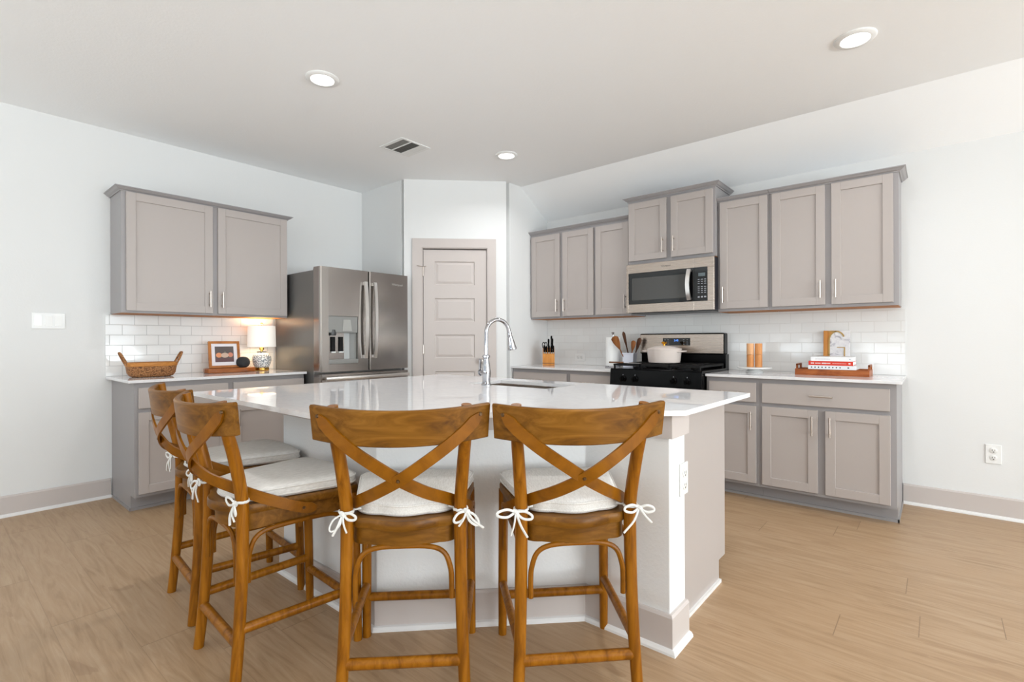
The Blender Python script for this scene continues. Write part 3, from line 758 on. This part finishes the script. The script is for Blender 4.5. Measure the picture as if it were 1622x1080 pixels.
    brace((-.178, -.205), (.178, -.205), .355, .524, .0085, .027)
    for s in (-1, 1): brace((s * .180, -.205), (s * .203, .203), .355, .524, .0085, .029)
    return t
STO = [((2.264, -3.596), -5.2, 'cross-back wooden bar stool at the far left end of the island'),
       ((2.837, -3.662), -3.0, 'cross-back wooden bar stool second from the left, beside the island corner'),
       ((3.365, -3.431), 44.1, 'cross-back wooden bar stool third from the left, its back toward the camera below the faucet'),
       ((3.769, -3.062), 46.0, 'cross-back wooden bar stool nearest the white island pillar, rightmost of four')]
s0 = make_stool(STO[0][2])
for i, ((x, y), a, lab) in enumerate(STO):
    if i == 0: s0.location = (x, y, 0); s0.rotation_euler = (0, 0, math.radians(a))
    else: dup(s0, (x, y, 0), math.radians(a), lab)

# cushions tied to the stools
def make_cushion(label, loc, rz, seed):
    rnd = random.Random(seed)
    t = thing('seat_cushion', label, 'cushion', (loc[0], loc[1], .6145), rz, 'linen cushions on the bar stools')
    o = ygrid(.305, .455, -.188, .226, .075, 8, .022)
    lay = [(.0, .93), (.004, .985), (.012, 1.0), (.030, 1.0), (.040, .98), (.047, .90), (.051, .72), (.052, .45), (.052, .15)]
    q = MB(); q.loft([[(x * f, y * f, z) for x, y in o] for z, f in lay]); q.build('cushion_cover', M_cush, t, True, 60)
    for z in (.012, .036):
        q = MB(); q.tube([(x * 1.0, y * 1.0, z) for x, y in o], .0035, 6, closed=True); q.build('piping', M_cush, t, True)
    for s in (-1, 1):
        cx, cy = s * .180, -.196; zz = .022
        q = MB(); r = .0222
        arc = [(cx + r * math.cos(a), cy + r * math.sin(a), zz + rnd.uniform(-.002, .002)) for a in [2 * PI * k / 16 for k in range(17)]]
        q.tube(arc, .0032, 6, 1.5)
        q.tube([(s * .14, -.17, zz), (cx - s * .018, cy + .016, zz)], .004, 6)
        kx, ky = cx + s * rnd.choice((.004, .020)), cy - .024                    # knot behind the leg
        q.tube([(kx - .008, ky, zz + .004), (kx, ky - .006, zz), (kx + .008, ky, zz - .003)], [.006, .008, .006], 8)
        for d in (-1, 1):
            ln = rnd.uniform(.045, .065); dr_ = rnd.uniform(-.012, .03); an = rnd.uniform(.2, 1.0) 
            ex, ez = kx + d * ln * math.cos(an), zz - ln * math.sin(an) + dr_
            px, pz = -(ez - zz) / ln * .012, (ex - kx) / ln * .012
            mx, mz = (kx + ex) / 2, (zz + ez) / 2
            q.tube(smooth_path([(kx, ky - .003, zz), (mx + px, ky - .012, mz + pz), (ex + px * .5, ky - .014, ez + pz * .5), (ex - px * .5, ky - .014, ez - pz * .5), (mx - px, ky - .010, mz - pz), (kx, ky - .003, zz)], 4), .0029, 6, 1.5)
            tl = rnd.uniform(.05, .10); a2 = rnd.uniform(.5, 1.35)
            q.tube(smooth_path([(kx, ky - .004, zz), (kx + d * tl * .4 * math.cos(a2), ky - .016, zz - tl * .5 * math.sin(a2)), (kx + d * tl * math.cos(a2), ky - .014, zz - tl * math.sin(a2))], 4), .0029, 6, 1.5)
        w = q.build('tie', M_tie, t, True); w['label'] = 'white cotton tie knotted in a bow around the stool leg'
    return t
CL = ['pale linen cushion on the far left bar stool', 'pale linen cushion on the second bar stool from the left', 'pale linen cushion on the third bar stool from the left', 'pale linen cushion on the bar stool nearest the white pillar']
for i, ((x, y), a, _) in enumerate(STO): make_cushion(CL[i], (x, y), math.radians(a), i + 3)

# ------------------------------------------------------------------ things on the left counter
CT = .9145
# basket
bk = thing('wicker_basket', 'oval woven wicker basket with two upright handles on the left counter', 'basket', (.28, -3.432, CT), A)
M_wick = mat('woven_wicker', srgb(176, 122, 72), .7); n = N(M_wick)
vo = n.n('ShaderNodeTexVoronoi'); vo.inputs['Scale'].default_value = 1; n.link(n.coord((90, 90, 140)), vo.inputs['Vector'])
n.link(n.ramp(vo.outputs['Distance'], [(.1, srgb(196, 144, 92)), (.5, srgb(158, 104, 58)), (.9, srgb(96, 60, 32))]), n.b.inputs['Base Color'])
n.bump(n.math('MULTIPLY', vo.outputs['Distance'], -1), .8, .006)
def oval(a, b, z, m=40, sup=2.6):
    out = []
    for k in range(m):
        th = 2 * PI * k / m; c, s = math.cos(th), math.sin(th)
        out.append((a * abs(c) ** (2 / sup) * (1 if c >= 0 else -1), b * abs(s) ** (2 / sup) * (1 if s >= 0 else -1), z))
    return out
q = MB(); q.loft([oval(.118, .075, 0), oval(.135, .092, .006), oval(.150, .108, .03), oval(.158, .116, .085), oval(.152, .110, .085), oval(.143, .10, .03), oval(.125, .08, .008)]); q.build('basket_body', M_wick, bk, True, 60)
M_rim = wood('basket_rim_reed', srgb(150, 92, 36), srgb(194, 128, 58), srgb(214, 150, 80), (12, 12, 60), .5)
q = MB(); q.loft([oval(.160, .118, .080), oval(.163, .121, .094), oval(.161, .119, .108), oval(.152, .110, .108), oval(.150, .108, .080)]); q.build('rim', M_rim, bk, True, 60)
for s in (-1, 1):
    pts = smooth_path([(s * .150, -.030, .085), (s * .170, -.030, .125), (s * .192, -.022, .172), (s * .197, 0, .180), (s * .192, .022, .172), (s * .170, .030, .125), (s * .150, .030, .085)], 5)
    q = MB(); q.tube(pts, .0075, 8); q.build('handle', M_wick, bk, True)
# board
M_acac = wood('acacia_slab', srgb(104, 52, 18), srgb(166, 92, 36), srgb(190, 118, 56), (14, 3, 14), .35, .05, .2)
bo = MB(); pts = [(.098, -3.005), (.150, -3.040), (.215, -3.052), (.262, -3.040), (.280, -2.985), (.283, -2.74), (.27, -2.675), (.215, -2.650), (.12, -2.655), (.098, -2.70)]
bo.prism(pts, CT, CT + .038, .006); tag(bo.build('serving_board', M_acac), 'thick rounded wooden board under the framed pumpkin print', 'board')
BZ = CT + .0385
# framed print, leaning back on the wall
fp = thing('picture_frame', 'small wood-framed pumpkin print leaning on the wooden board', 'picture', (.205, -2.893, BZ), A + math.radians(-4))
Mx = Matrix.Rotation(math.radians(-9), 4, 'X'); w, h_ = .238, .226
M_frame = wood('picture_frame_wood', srgb(150, 86, 30), srgb(184, 112, 44), srgb(200, 130, 60), (10, 10, 10), .4)
q = MB(); b = .020
for r in ((-w / 2, 0, -w / 2 + b, h_), (w / 2 - b, 0, w / 2, h_), (-w / 2 + b, 0, w / 2 - b, b), (-w / 2 + b, h_ - b, w / 2 - b, h_)): q.box(r[0], -.012, r[1], r[2], .012, r[3], .0015, 1)
q.xf(Mx); q.build('frame', M_frame, fp)
q = MB(); q.box(-w / 2 + b, -.003, b, w / 2 - b, .006, h_ - b); q.xf(Mx); mt = q.build('mat_board', mat('mat_board_white', srgb(240, 236, 240), .8), fp)
M_ph = mat('print_dark_ground', srgb(92, 82, 80), .6)
q = MB(); iw = .143; q.box(-iw / 2, -.0042, .050, iw / 2, -.003, .182); q.xf(Mx); pr = q.build('print', M_ph, fp)
def disc(cx, cz, rx, rz, y, m=24): return [(cx + rx * math.cos(2 * PI * k / m), y, cz + rz * math.sin(2 * PI * k / m)) for k in range(m)]
q = MB(); q.box(-iw / 2, -.0046, .050, iw / 2, -.0043, .082); q.xf(Mx); q.build('printed_table', mat('print_mauve', srgb(104, 74, 76), .6), pr)
for cx, cz, rx, rz, col in ((-.042, .108, .023, .021, (226, 150, 104)), (.046, .110, .020, .020, (214, 140, 116)), (.003, .107, .029, .021, (206, 178, 158))):
    q = MB(); q.extrude(disc(cx, cz, rx, rz, -.0047 if col[0] > 210 else -.0050), (0, .0003, 0)); q.xf(Mx); q.build('printed_pumpkin', mat('print_pumpkin', srgb(*col), .6), pr)
q = MB(); q.extrude([(.001, -.0052, .126), (.006, -.0052, .126), (.008, -.0052, .140), (.004, -.0052, .141)], (0, .0004, 0)); q.xf(Mx); q.build('printed_stem', mat('print_stem', srgb(150, 150, 120), .6), pr)
# charcoal ball speaker
q = MB(); q.lathe([(.001, 0), (.028, .001), (.044, .012), (.052, .030), (.053, .047), (.049, .066), (.036, .082), (.018, .090), (.001, .092)], n=36)
M_spk = mat('charcoal_knit', srgb(50, 50, 52), .9); n = N(M_spk); n.bump(n.noise(n.coord(), 260, 2), .5, .002)
o = tag(q.build('smart_speaker', M_spk, None, True, 80), 'charcoal ball-shaped speaker on the board in front of the picture', 'speaker'); o.location = (.228, -2.757, BZ)
# lamp
lp = thing('table_lamp', 'small lit table lamp with speckled ceramic base and brass foot by the refrigerator', 'lamp', (.168, -2.574, CT))
q = MB(); q.lathe([(.001, 0), (.058, 0), (.060, .004), (.060, .022), (.057, .027), (.001, .027)]); q.build('foot', M_brass, lp, True)
M_spec = mat('speckled_ceramic', srgb(210, 214, 216), .2); n = N(M_spec)
vo = n.n('ShaderNodeTexVoronoi'); vo.inputs['Scale'].default_value = 95; n.link(n.noise(n.coord(), 10, 1) if False else n.coord(), vo.inputs['Vector'])
n.link(n.ramp(vo.outputs['Distance'], [(.30, srgb(120, 128, 134)), (.48, srgb(176, 182, 186)), (.60, srgb(236, 237, 237))]), n.b.inputs['Base Color'])
q = MB(); q.lathe([(.001, .027), (.052, .027), (.060, .036), (.072, .062), (.078, .095), (.077, .118), (.071, .138), (.060, .150), (.040, .158), (.036, .160), (.036, .166), (.001, .166)], n=40); q.build('lamp_base', M_spec, lp, True, 50)
q = MB(); q.lathe([(.038, .163), (.040, .165), (.040, .170), (.001, .172)]); q.build('neck_cap', M_dgrey, lp, True)
q = MB(); q.lathe([(.012, .171), (.012, .182), (.020, .186), (.020, .206), (.010, .208), (.006, .212), (.006, .235)], n=20); q.build('socket', M_brass, lp, True)
q = MB(); q.lathe([(.004, .235), (.022, .25), (.028, .275), (.022, .30), (.002, .312)], n=20); q.build('bulb', mat('warm_bulb', (1, .8, .55, 1), .5, emit=(1, .78, .5, 1), estr=20), lp, True)
q = MB(); sh_ = [[(r * math.cos(2 * PI * k / 48), r * math.sin(2 * PI * k / 48), z) for k in range(48)] for r, z in ((.117, .212), (.112, .398), (.110, .398), (.115, .212), (.117, .212))]
q.loft(sh_, cap=False)
M_shade = mat('linen_shade', srgb(245, 240, 232), .9, emit=(1, .93, .82, 1), estr=.55)
q.build('lamp_shade', M_shade, lp, True, 60)
q = MB()
for a in (0, 2 * PI / 3, 4 * PI / 3): q.tube([(0, 0, .39), (.110 * math.cos(a), .110 * math.sin(a), .39)], .0015, 6)
q.tube([(0, 0, .30), (0, 0, .42)], .003, 8); q.lathe([(.003, .412), (.009, .418), (.009, .426), (.002, .431)], n=12); q.build('shade_holder', M_brass, lp, True)
l = bpy.data.lights.new('lamp_bulb_light', 'POINT'); l.energy = 6; l.color = (1, .80, .55); l.shadow_soft_size = .04
lo = bpy.data.objects.new('lamp_bulb_light', l); COL.objects.link(lo); lo.location = (0, 0, .345); lo.parent = lp

# ------------------------------------------------------------------ things on the right counter
# knife block
M_block = wood('knife_block_wood', srgb(176, 108, 44), srgb(212, 142, 66), srgb(226, 164, 90), (40, 4, 4), .45)
kb = thing('knife_block', 'light wood knife block with black knives beside the pantry wall', 'knife block', (1.690, -.30, CT), math.radians(36))
q = MB(); q.extrude([(-.062, -.06, 0), (-.062, .085, 0), (-.062, .085, .185), (-.062, -.06, .118)], (.124, 0, 0), .002); q.build('block', M_block, kb)
q = MB(); q.box(-.0635, -.0615, .022, .0635, .0865, .026); q.build('groove', M_slot, kb)
slot_pts = [(-.044, -.045, .085, .3), (-.022, -.045, .075, 0), (.004, -.045, .08, 0), (.028, -.045, .075, 0), (.048, -.045, .08, 0), (-.040, .02, .115, .2), (.0, .02, .12, 0), (.040, .02, .125, 0), (.030, .06, .135, 0)]
cb, sb = math.cos(math.radians(36)), math.sin(math.radians(36))
KL = ['black-handled knife at the left of the front row in the block', 'black-handled knife second in the front row of the block', 'black-handled knife in the middle of the front row of the block',
      'black-handled knife fourth in the front row of the block', 'black-handled knife at the right of the front row in the block', 'black looped shears handle at the left of the block', 'black-handled knife standing mid back of the block',
      'black-handled knife at the right of the back row in the block', 'tallest black-handled knife at the back right of the block']
for i, (x, y, L, lean) in enumerate(slot_pts):
    zt = .118 + (y + .06) / .145 * .067
    kn = thing('kitchen_knife', KL[i], 'knife', (1.690 + cb * x - sb * y, -.30 + sb * x + cb * y, CT + zt + .0005), math.radians(36), 'knives in the block')
    q = MB()
    if i == 5:
        for s in (-1, 1): q.tube([(s * .012 + .016 * math.cos(a) * .8, 0, .055 + .03 * math.sin(a)) for a in [2 * PI * k / 16 for k in range(16)]], .0045, 8, closed=True)
        q.tube([(0, 0, 0), (0, 0, .03)], .009, 10)
    else:
        q.tube(smooth_path([(0, 0, .012), (0, -.004, L * .5), (0, -.014, L)], 4), [.0085, .009, .0095, .0095, .009, .009, .0095, .0105, .008], 10, 1.3)
    q.build('knife_handle', M_black, kn, True)
    if i != 5: q = MB(); q.tube([(0, 0, 0), (0, 0, .013)], .0075, 10, 1.2); q.build('bolster', M_steelh, kn, True)
# electrical plates
def plate(name, label, cat, M, kind):
    t = thing(name, label, cat); t.matrix_world = M
    hor = kind == 'tile'; w, h = (.127, .080) if hor else (.078, .127)
    if kind == 'switch': w, h = .178, .112
    MB().box(-w / 2, -.006, -h / 2, w / 2, 0, h / 2, .003).build('cover_plate', M_whitep, t)
    if kind == 'switch':
        for i, x in enumerate((-.056, 0, .050)):
            q = MB(); q.extrude([(x - .020, -.0115 if i else -.008, -.035), (x - .020, -.006, -.035), (x - .020, -.006, .035), (x - .020, -.008 if i else -.0115, .035)], (.040, 0, 0)); q.build('rocker', M_white, t)
    else:
        for s in (-1, 1):
            cx, cz = (s * .022, 0) if hor else (0, s * .024)
            q = MB(); q.lathe([(.019, 0), (.019, .0025), (.017, .0035), (.001, .0035)], n=24); q.xf(Matrix.Translation((cx, -.006, cz)) @ Matrix.Rotation(PI / 2, 4, 'X')); so = q.build('socket', M_white, t, True)
            q = MB()
            sl_ = ((-.006, .003, .0015, .005), (.006, .003, .0015, .004), (0, -.009, .003, .003))
            for a, b, c_, d_ in sl_: q.box(cx + a - c_, -.0098, cz + b - d_, cx + a + c_, -.0093, cz + b + d_)
            q.build('slot', M_slot, so)
    return t
R0 = Matrix.Identity(4); RA = Matrix.Rotation(A, 4, 'Z')
plate('light_switch', 'white three-gang rocker light switch on the left wall', 'light switch', Matrix.Translation((.0005, -3.972, 1.325)) @ RA, 'switch')
plate('wall_outlet', 'white duplex outlet low on the bare right wall', 'outlet', Matrix.Translation((5.081, -.0005, .416)), 'v')
plate('wall_outlet', 'white sideways outlet in the tile beside the knife block', 'outlet', Matrix.Translation((1.893, -.0095, .995)), 'tile')
plate('wall_outlet', 'white outlet on the end of the white island pillar', 'outlet', Matrix.Translation((4.0305, -2.612, .625)) @ RA, 'v')
# paper towels
pt = thing('paper_towel_holder', 'paper towel roll on a chrome holder left of the utensil crock', 'paper towels', (2.392, -.205, CT))
q = MB(); q.lathe([(.075, 0), (.078, .004), (.076, .012), (.001, .012)]); q.build('holder_base', M_chrome, pt, True)
q = MB(); q.lathe([(.066, .0125), (.069, .016), (.069, .284), (.066, .288), (.022, .288), (.020, .284), (.020, .016), (.022, .0125)], cap=False, n=40); q.build('paper_roll', M_paper, pt, True)
q = MB(); q.cyl((0, 0, .012), (0, 0, .305), .006, n=12); q.lathe([(.010, .303), (.009, .318), (.014, .328), (.016, .334), (.010, .337), (.001, .337)], n=20); q.build('holder_post', M_chrome, pt, True)
# crock
cr = thing('utensil_crock', 'square white ceramic crock of wooden utensils left of the range', 'crock', (2.575, -.215, CT), math.radians(8))
M_crock = mat('cool_white_ceramic', srgb(226, 229, 240), .25)
sq = lambda a, z: [(a, a, z), (-a, a, z), (-a, -a, z), (a, -a, z)]
q = MB(); q.loft([sq(.046, 0), sq(.054, .128), sq(.058, .130), sq(.058, .140), sq(.050, .140), sq(.042, .01)]); q.build('crock_body', M_crock, cr)
M_ut = wood('utensil_wood', srgb(96, 52, 22), srgb(146, 88, 42), srgb(168, 108, 58), (20, 20, 3), .5)
M_ut2 = wood('dark_utensil_wood', srgb(52, 28, 14), srgb(88, 50, 26), srgb(108, 66, 36), (20, 20, 3), .5)
def utensil(name, label, cat, base, tip, m, head):
    b = Vector(base); e = Vector(tip); t = thing(name, label, cat, (b.x, b.y, b.z), 0, 'wooden utensils in the crock'); v = e - b; L = v.length; u = v.normalized()
    q = MB(); hl = L - head[1]; q.tube([(0, 0, 0), u * (hl * .5), u * hl], .0065, 8); q.build('handle', m, t, True)
    side = u.cross(Vector((0, 1, 0))).normalized(); dep = side.cross(u).normalized(); wd, hL = head; rings = []
    for k in range(9):
        f = k / 8; prof = (.22 + .78 * math.sin(PI * min(1, f * .62 + .0))) if head[0] > .03 else (.4 + .6 * min(1, f * 3))
        if k == 8: prof *= .45
        c = u * (hl - .005 + hL * f); a = wd / 2 * prof
        rings.append([c + side * a * math.cos(2 * PI * j / 12) + dep * .006 * math.sin(2 * PI * j / 12) for j in range(12)])
    q = MB(); q.loft(rings); q.build('head', m, t, True); return t
cx, cy = 2.575, -.215
utensil('wooden_spoon', 'broad wooden spoon leaning left out of the white crock', 'spoon', (cx - .005, cy - .03, CT + .02), (cx - .112, cy - .105, CT + .300), M_ut, (.078, .13))
utensil('wooden_spoon', 'long brown wooden spoon standing tallest in the white crock', 'spoon', (cx + .002, cy + .02, CT + .02), (cx - .075, cy + .015, CT + .345), M_ut2, (.034, .16))
utensil('wooden_spatula', 'light wooden spatula at the right of the white crock', 'spatula', (cx + .005, cy - .01, CT + .02), (cx + .055, cy - .02, CT + .260), M_ut, (.050, .10))
utensil('wooden_spoon', 'dark wooden spoon at the right of the crock against the range', 'spoon', (cx + .012, cy + .02, CT + .02), (cx + .09, cy + .04, CT + .285), M_ut2, (.045, .13))
# mills on a footed stand
mst = thing('cake_stand', 'low white footed plate under the two wooden mills', 'plate', (3.693, -.285, CT))
q = MB(); q.lathe([(.001, 0), (.062, 0), (.064, .006), (.058, .012), (.050, .020), (.046, .026), (.001, .026)], n=40); q.build('stand_foot', M_white, mst, True)
q = MB(); q.lathe([(.001, .026), (.055, .026), (.115, .031), (.124, .036), (.124, .042), (.118, .044), (.001, .043)], n=48); q.build('stand_plate', M_white, mst, True)
M_mill = wood('mill_wood', srgb(188, 118, 62), srgb(214, 148, 90), srgb(226, 166, 110), (30, 30, 4), .5)
M_mill2 = wood('pale_mill_top_wood', srgb(206, 150, 100), srgb(226, 174, 128), srgb(236, 190, 146), (30, 30, 4), .5)
for dx_, lab, mt_ in ((-.029, 'pale-topped wooden pepper mill, left of the pair on the white stand', M_mill2), (.029, 'wooden salt mill, right of the pair on the white stand', M_mill)):
    t = thing('pepper_mill', lab, 'mill', (3.693 + dx_, -.285 + dx_ * .2, CT + .0437), 0, 'pair of wooden mills')
    q = MB(); q.lathe([(.001, 0), (.0255, 0), (.0265, .002), (.0265, .098), (.001, .098)], n=28); q.build('mill_body', M_mill, t, True)
    q = MB(); q.lathe([(.0255, .099), (.0268, .1005), (.0268, .184), (.025, .187), (.001, .187)], n=28); q.build('mill_top', mt_, t, True)
# wooden tray
M_tray = wood('tray_wood', srgb(120, 58, 22), srgb(174, 96, 44), srgb(200, 126, 70), (4, 14, 14), .4)
ty = thing('serving_tray', 'low reddish wooden tray with end handles holding the books', 'tray', (4.216, -.225, CT))
q = MB(); tw, td_ = .228, .115; q.box(-tw, -td_, 0, tw, td_, .008); q.box(-tw, -td_, .008, tw, -td_ + .010, .044, .002); q.box(-tw, td_ - .010, .008, tw, td_, .044, .002); q.build('tray_body', M_tray, ty)
for s in (-1, 1):
    q = MB(); x = s * (tw - .006)
    q.box(x - .006, -td_ + .010, .008, x + .006, td_ - .010, .044); q.box(x - .006, -.075, .044, x + .006, -.055, .078); q.box(x - .006, .055, .044, x + .006, .075, .078); q.box(x - .006, -.075, .066, x + .006, .075, .080, .002)
    q.build('handle', M_tray, ty)
# books stacked on the tray
M_red = mat('red_cover', srgb(212, 52, 30), .4); M_wc = mat('white_cover', srgb(238, 238, 238), .4); M_gc = mat('grey_white_cover', srgb(226, 228, 230), .4)
bz = CT + .0445
for i, (x0, x1, th, m, lab) in enumerate(((-.142, .150, .028, M_gc, 'white book with dark spine lettering at the bottom of the stack'), (-.140, .132, .030, M_red, 'red book in the middle of the stack on the tray'), (-.126, .130, .031, M_wc, 'white book on top of the stack on the tray'))):
    t = thing('book', lab, 'book', (4.218, -.225, bz), 0, 'books stacked on the tray')
    y0, y1 = -.122 + .002 * i, .085
    q = MB(); q.box(x0, y0, 0, x1, y1, .0022); q.box(x0, y0, th - .0022, x1, y1, th); q.box(x0, y0, .0022, x1, y0 + .003, th - .0022); q.build('cover', m, t)
    q = MB(); q.box(x0 + .003, y0 + .003, .0024, x1 - .003, y1 - .004, th - .0024); q.build('pages', M_paper, t)
    q = MB(); zc = th / 2
    if i == 2:
        for k in range(14): q.box(x0 + .03 + k * .0065, y0 - .0005, zc - .003, x0 + .034 + k * .0065, y0 - .0001, zc + .002)
        q.box(x1 - .02, y0 - .0005, zc - .003, x1 - .012, y0 - .0001, zc + .002)
        q.build('spine_lettering', M_gray_print, t)
    elif i == 1:
        for k in range(18):
            if k in (3, 9): continue
            hgt = .006 if k < 3 or 9 < k < 14 else .004
            q.box(x0 + .016 + k * .0068, y0 - .0005, zc - hgt * .7, x0 + .0212 + k * .0068, y0 - .0001, zc + hgt * .7)
        for k in range(14): q.box(x0 + .15 + k * .006, y0 - .0005, zc - .0015, x0 + .154 + k * .006, y0 - .0001, zc + .001)
        q.box(x1 - .026, y0 - .0005, zc - .004, x1 - .014, y0 - .0001, zc + .004)
        q.build('spine_lettering', M_white, t)
    else:
        for k in range(9): q.box(x0 + .018 + k * .022, y0 - .0005, zc - .004, x0 + .026 + k * .022, y0 - .0001, zc + .004)
        q.box(x1 - .05, y0 - .0005, zc - .004, x1 - .04, y0 - .0001, zc + .004)
        q.build('spine_lettering', M_slot, t)
    bz += th + .0004
# marble monogram board: G
M_marb = mat('white_marble', srgb(232, 230, 231), .3); n = N(M_marb)
n.link(n.ramp(n.noise(n.coord((9, 9, 14)), 1.2, 6, .65, 1.5), [(.36, srgb(170, 168, 176)), (.46, srgb(226, 224, 228)), (.6, srgb(238, 237, 238))]), n.b.inputs['Base Color'])
mg = thing('monogram_board', 'marble and wood board with a brass letter G behind the books', 'decor', (4.214, -.062, CT))
Mt = Matrix.Rotation(math.radians(-5), 4, 'X'); bw, bh = .086, .328
q = MB(); q.box(-bw + .034, -.006, 0, bw, .006, bh, .002); q.xf(Mt); q.build('marble_slab', M_marb, mg)
q = MB(); q.box(-bw, -.006, 0, -bw + .0335, .006, bh, .002); 
cp_ = [(.002 + (bw - .0365) * math.cos(a_), -.0075, bh - .075 + .068 * math.sin(a_)) for a_ in [PI - PI / 2 * k / 10 for k in range(11)]]
q.extrude([(-bw + .0335, -.0075, bh - .075)] + cp_ + [(.002, -.0075, bh - .001), (-bw + .0335, -.0075, bh - .001)], (0, .0017, 0)); q.xf(Mt); q.build('wood_strip', M_block, mg)
def arcpts(cx, cz, rx, rz, a0, a1, k=16): return [(cx + rx * math.cos(a0 + (a1 - a0) * i / k), -.0085, cz + rz * math.sin(a0 + (a1 - a0) * i / k)) for i in range(k + 1)]
cx_, cz_ = .002, bh - .075
path = [(-bw + .0385, -.0085, .14)] + arcpts(cx_ - .0, cz_, bw - .0365, .068, PI, .42)
q = MB(); q.ribbon(path, [(0, -1, 0)] * len(path), .010, .003)
q.ribbon([(-bw + .0385, -.0085, .03), (-bw + .0385, -.0085, .15)], [(0, -1, 0)] * 2, .010, .003)
q.box(-bw + .030, -.010, bh - .012, cx_, -.007, bh - .004)
q.box(.004, -.010, .202 - .006, .056, -.007, .202); q.box(.048, -.010, .09, .056, -.007, .202)
path = arcpts(cx_, .10, bw - .0365, .068, PI, 2 * PI); q.ribbon(path, [(0, -1, 0)] * len(path), .010, .003)
q.xf(Mt); q.build('letter_inlay', mat('aged_brass_inlay', srgb(176, 142, 84), .35, .7), mg)

# ------------------------------------------------------------------ ceiling fixtures
def can(loc, label, watts=12):
    t = thing('recessed_light', label, 'ceiling light', loc, 0, 'recessed ceiling lights')
    q = MB(); q.lathe([(.098, 0), (.098, -.004), (.092, -.010), (.070, -.012), (.066, -.006), (.066, 0)], n=40, cap=False); q.build('trim_ring', M_whitep, t, True)
    q = MB(); q.lathe([(.001, -.006), (.066, -.006), (.066, -.002), (.001, -.002)], n=40); q.build('lens', mat('glowing_lens', (1, 1, 1, 1), .5, emit=(1, .97, .93, 1), estr=9), t, True)
    l = bpy.data.lights.new('recessed_lamp', 'AREA'); l.shape = 'DISK'; l.size = .12; l.energy = watts; l.color = (.97, .98, 1); l.spread = math.radians(150)
    o = bpy.data.objects.new('recessed_lamp', l); COL.objects.link(o); o.parent = t; o.location = (0, 0, -.016)
can((1.919, -2.960, H), 'round recessed ceiling light nearest the left wall')
can((4.470, -1.318, H), 'round recessed ceiling light at the right, near the sloped ceiling')
can((1.940, -1.253, H), 'round recessed ceiling light in front of the pantry')
can((4.470, -2.960, H), 'round recessed ceiling light above the seats behind the view')
vt = thing('ceiling_vent', 'white square ceiling air vent with louvres', 'vent', (1.417, -1.941, H), PI / 2)
q = MB(); v = .150
for r in ((-v, -v, -v + .03, v), (v - .03, -v, v, v), (-v + .03, -v, v - .03, -v + .022), (-v + .03, v - .022, v - .03, v), (-.045, -v + .022, -.033, v - .022), (.055, -v + .022, .067, v - .022)): q.box(r[0], r[1], -.006, r[2], r[3], 0, .0015, 1)
q.build('vent_frame', M_whitep, vt)
q = MB(); q.box(-v + .02, -v + .02, -.0012, v - .02, v - .02, -.0004); q.build('vent_duct', mat('vent_duct_grey', srgb(104, 103, 100), .6), vt)
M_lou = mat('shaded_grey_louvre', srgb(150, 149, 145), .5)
q = MB()
for k in range(14):
    y = -v + .035 + k * .0185
    q.extrude([(-.031, y + .004, -.0015), (-.031, y, -.0045), (-.031, y + .0012, -.0045), (-.031, y + .0052, -.0015)], (.084, 0, 0))
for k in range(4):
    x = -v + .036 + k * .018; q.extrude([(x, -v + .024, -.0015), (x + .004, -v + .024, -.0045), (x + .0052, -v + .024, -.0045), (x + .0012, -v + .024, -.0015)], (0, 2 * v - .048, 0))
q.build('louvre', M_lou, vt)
q = MB()
for k in range(5):
    x = .070 + k * .0095; q.extrude([(x, -v + .024, -.0015), (x + .007, -v + .024, -.005), (x + .0082, -v + .024, -.005), (x + .0012, -v + .024, -.0015)], (0, 2 * v - .048, 0))
q.build('louvre', M_whitep, vt)
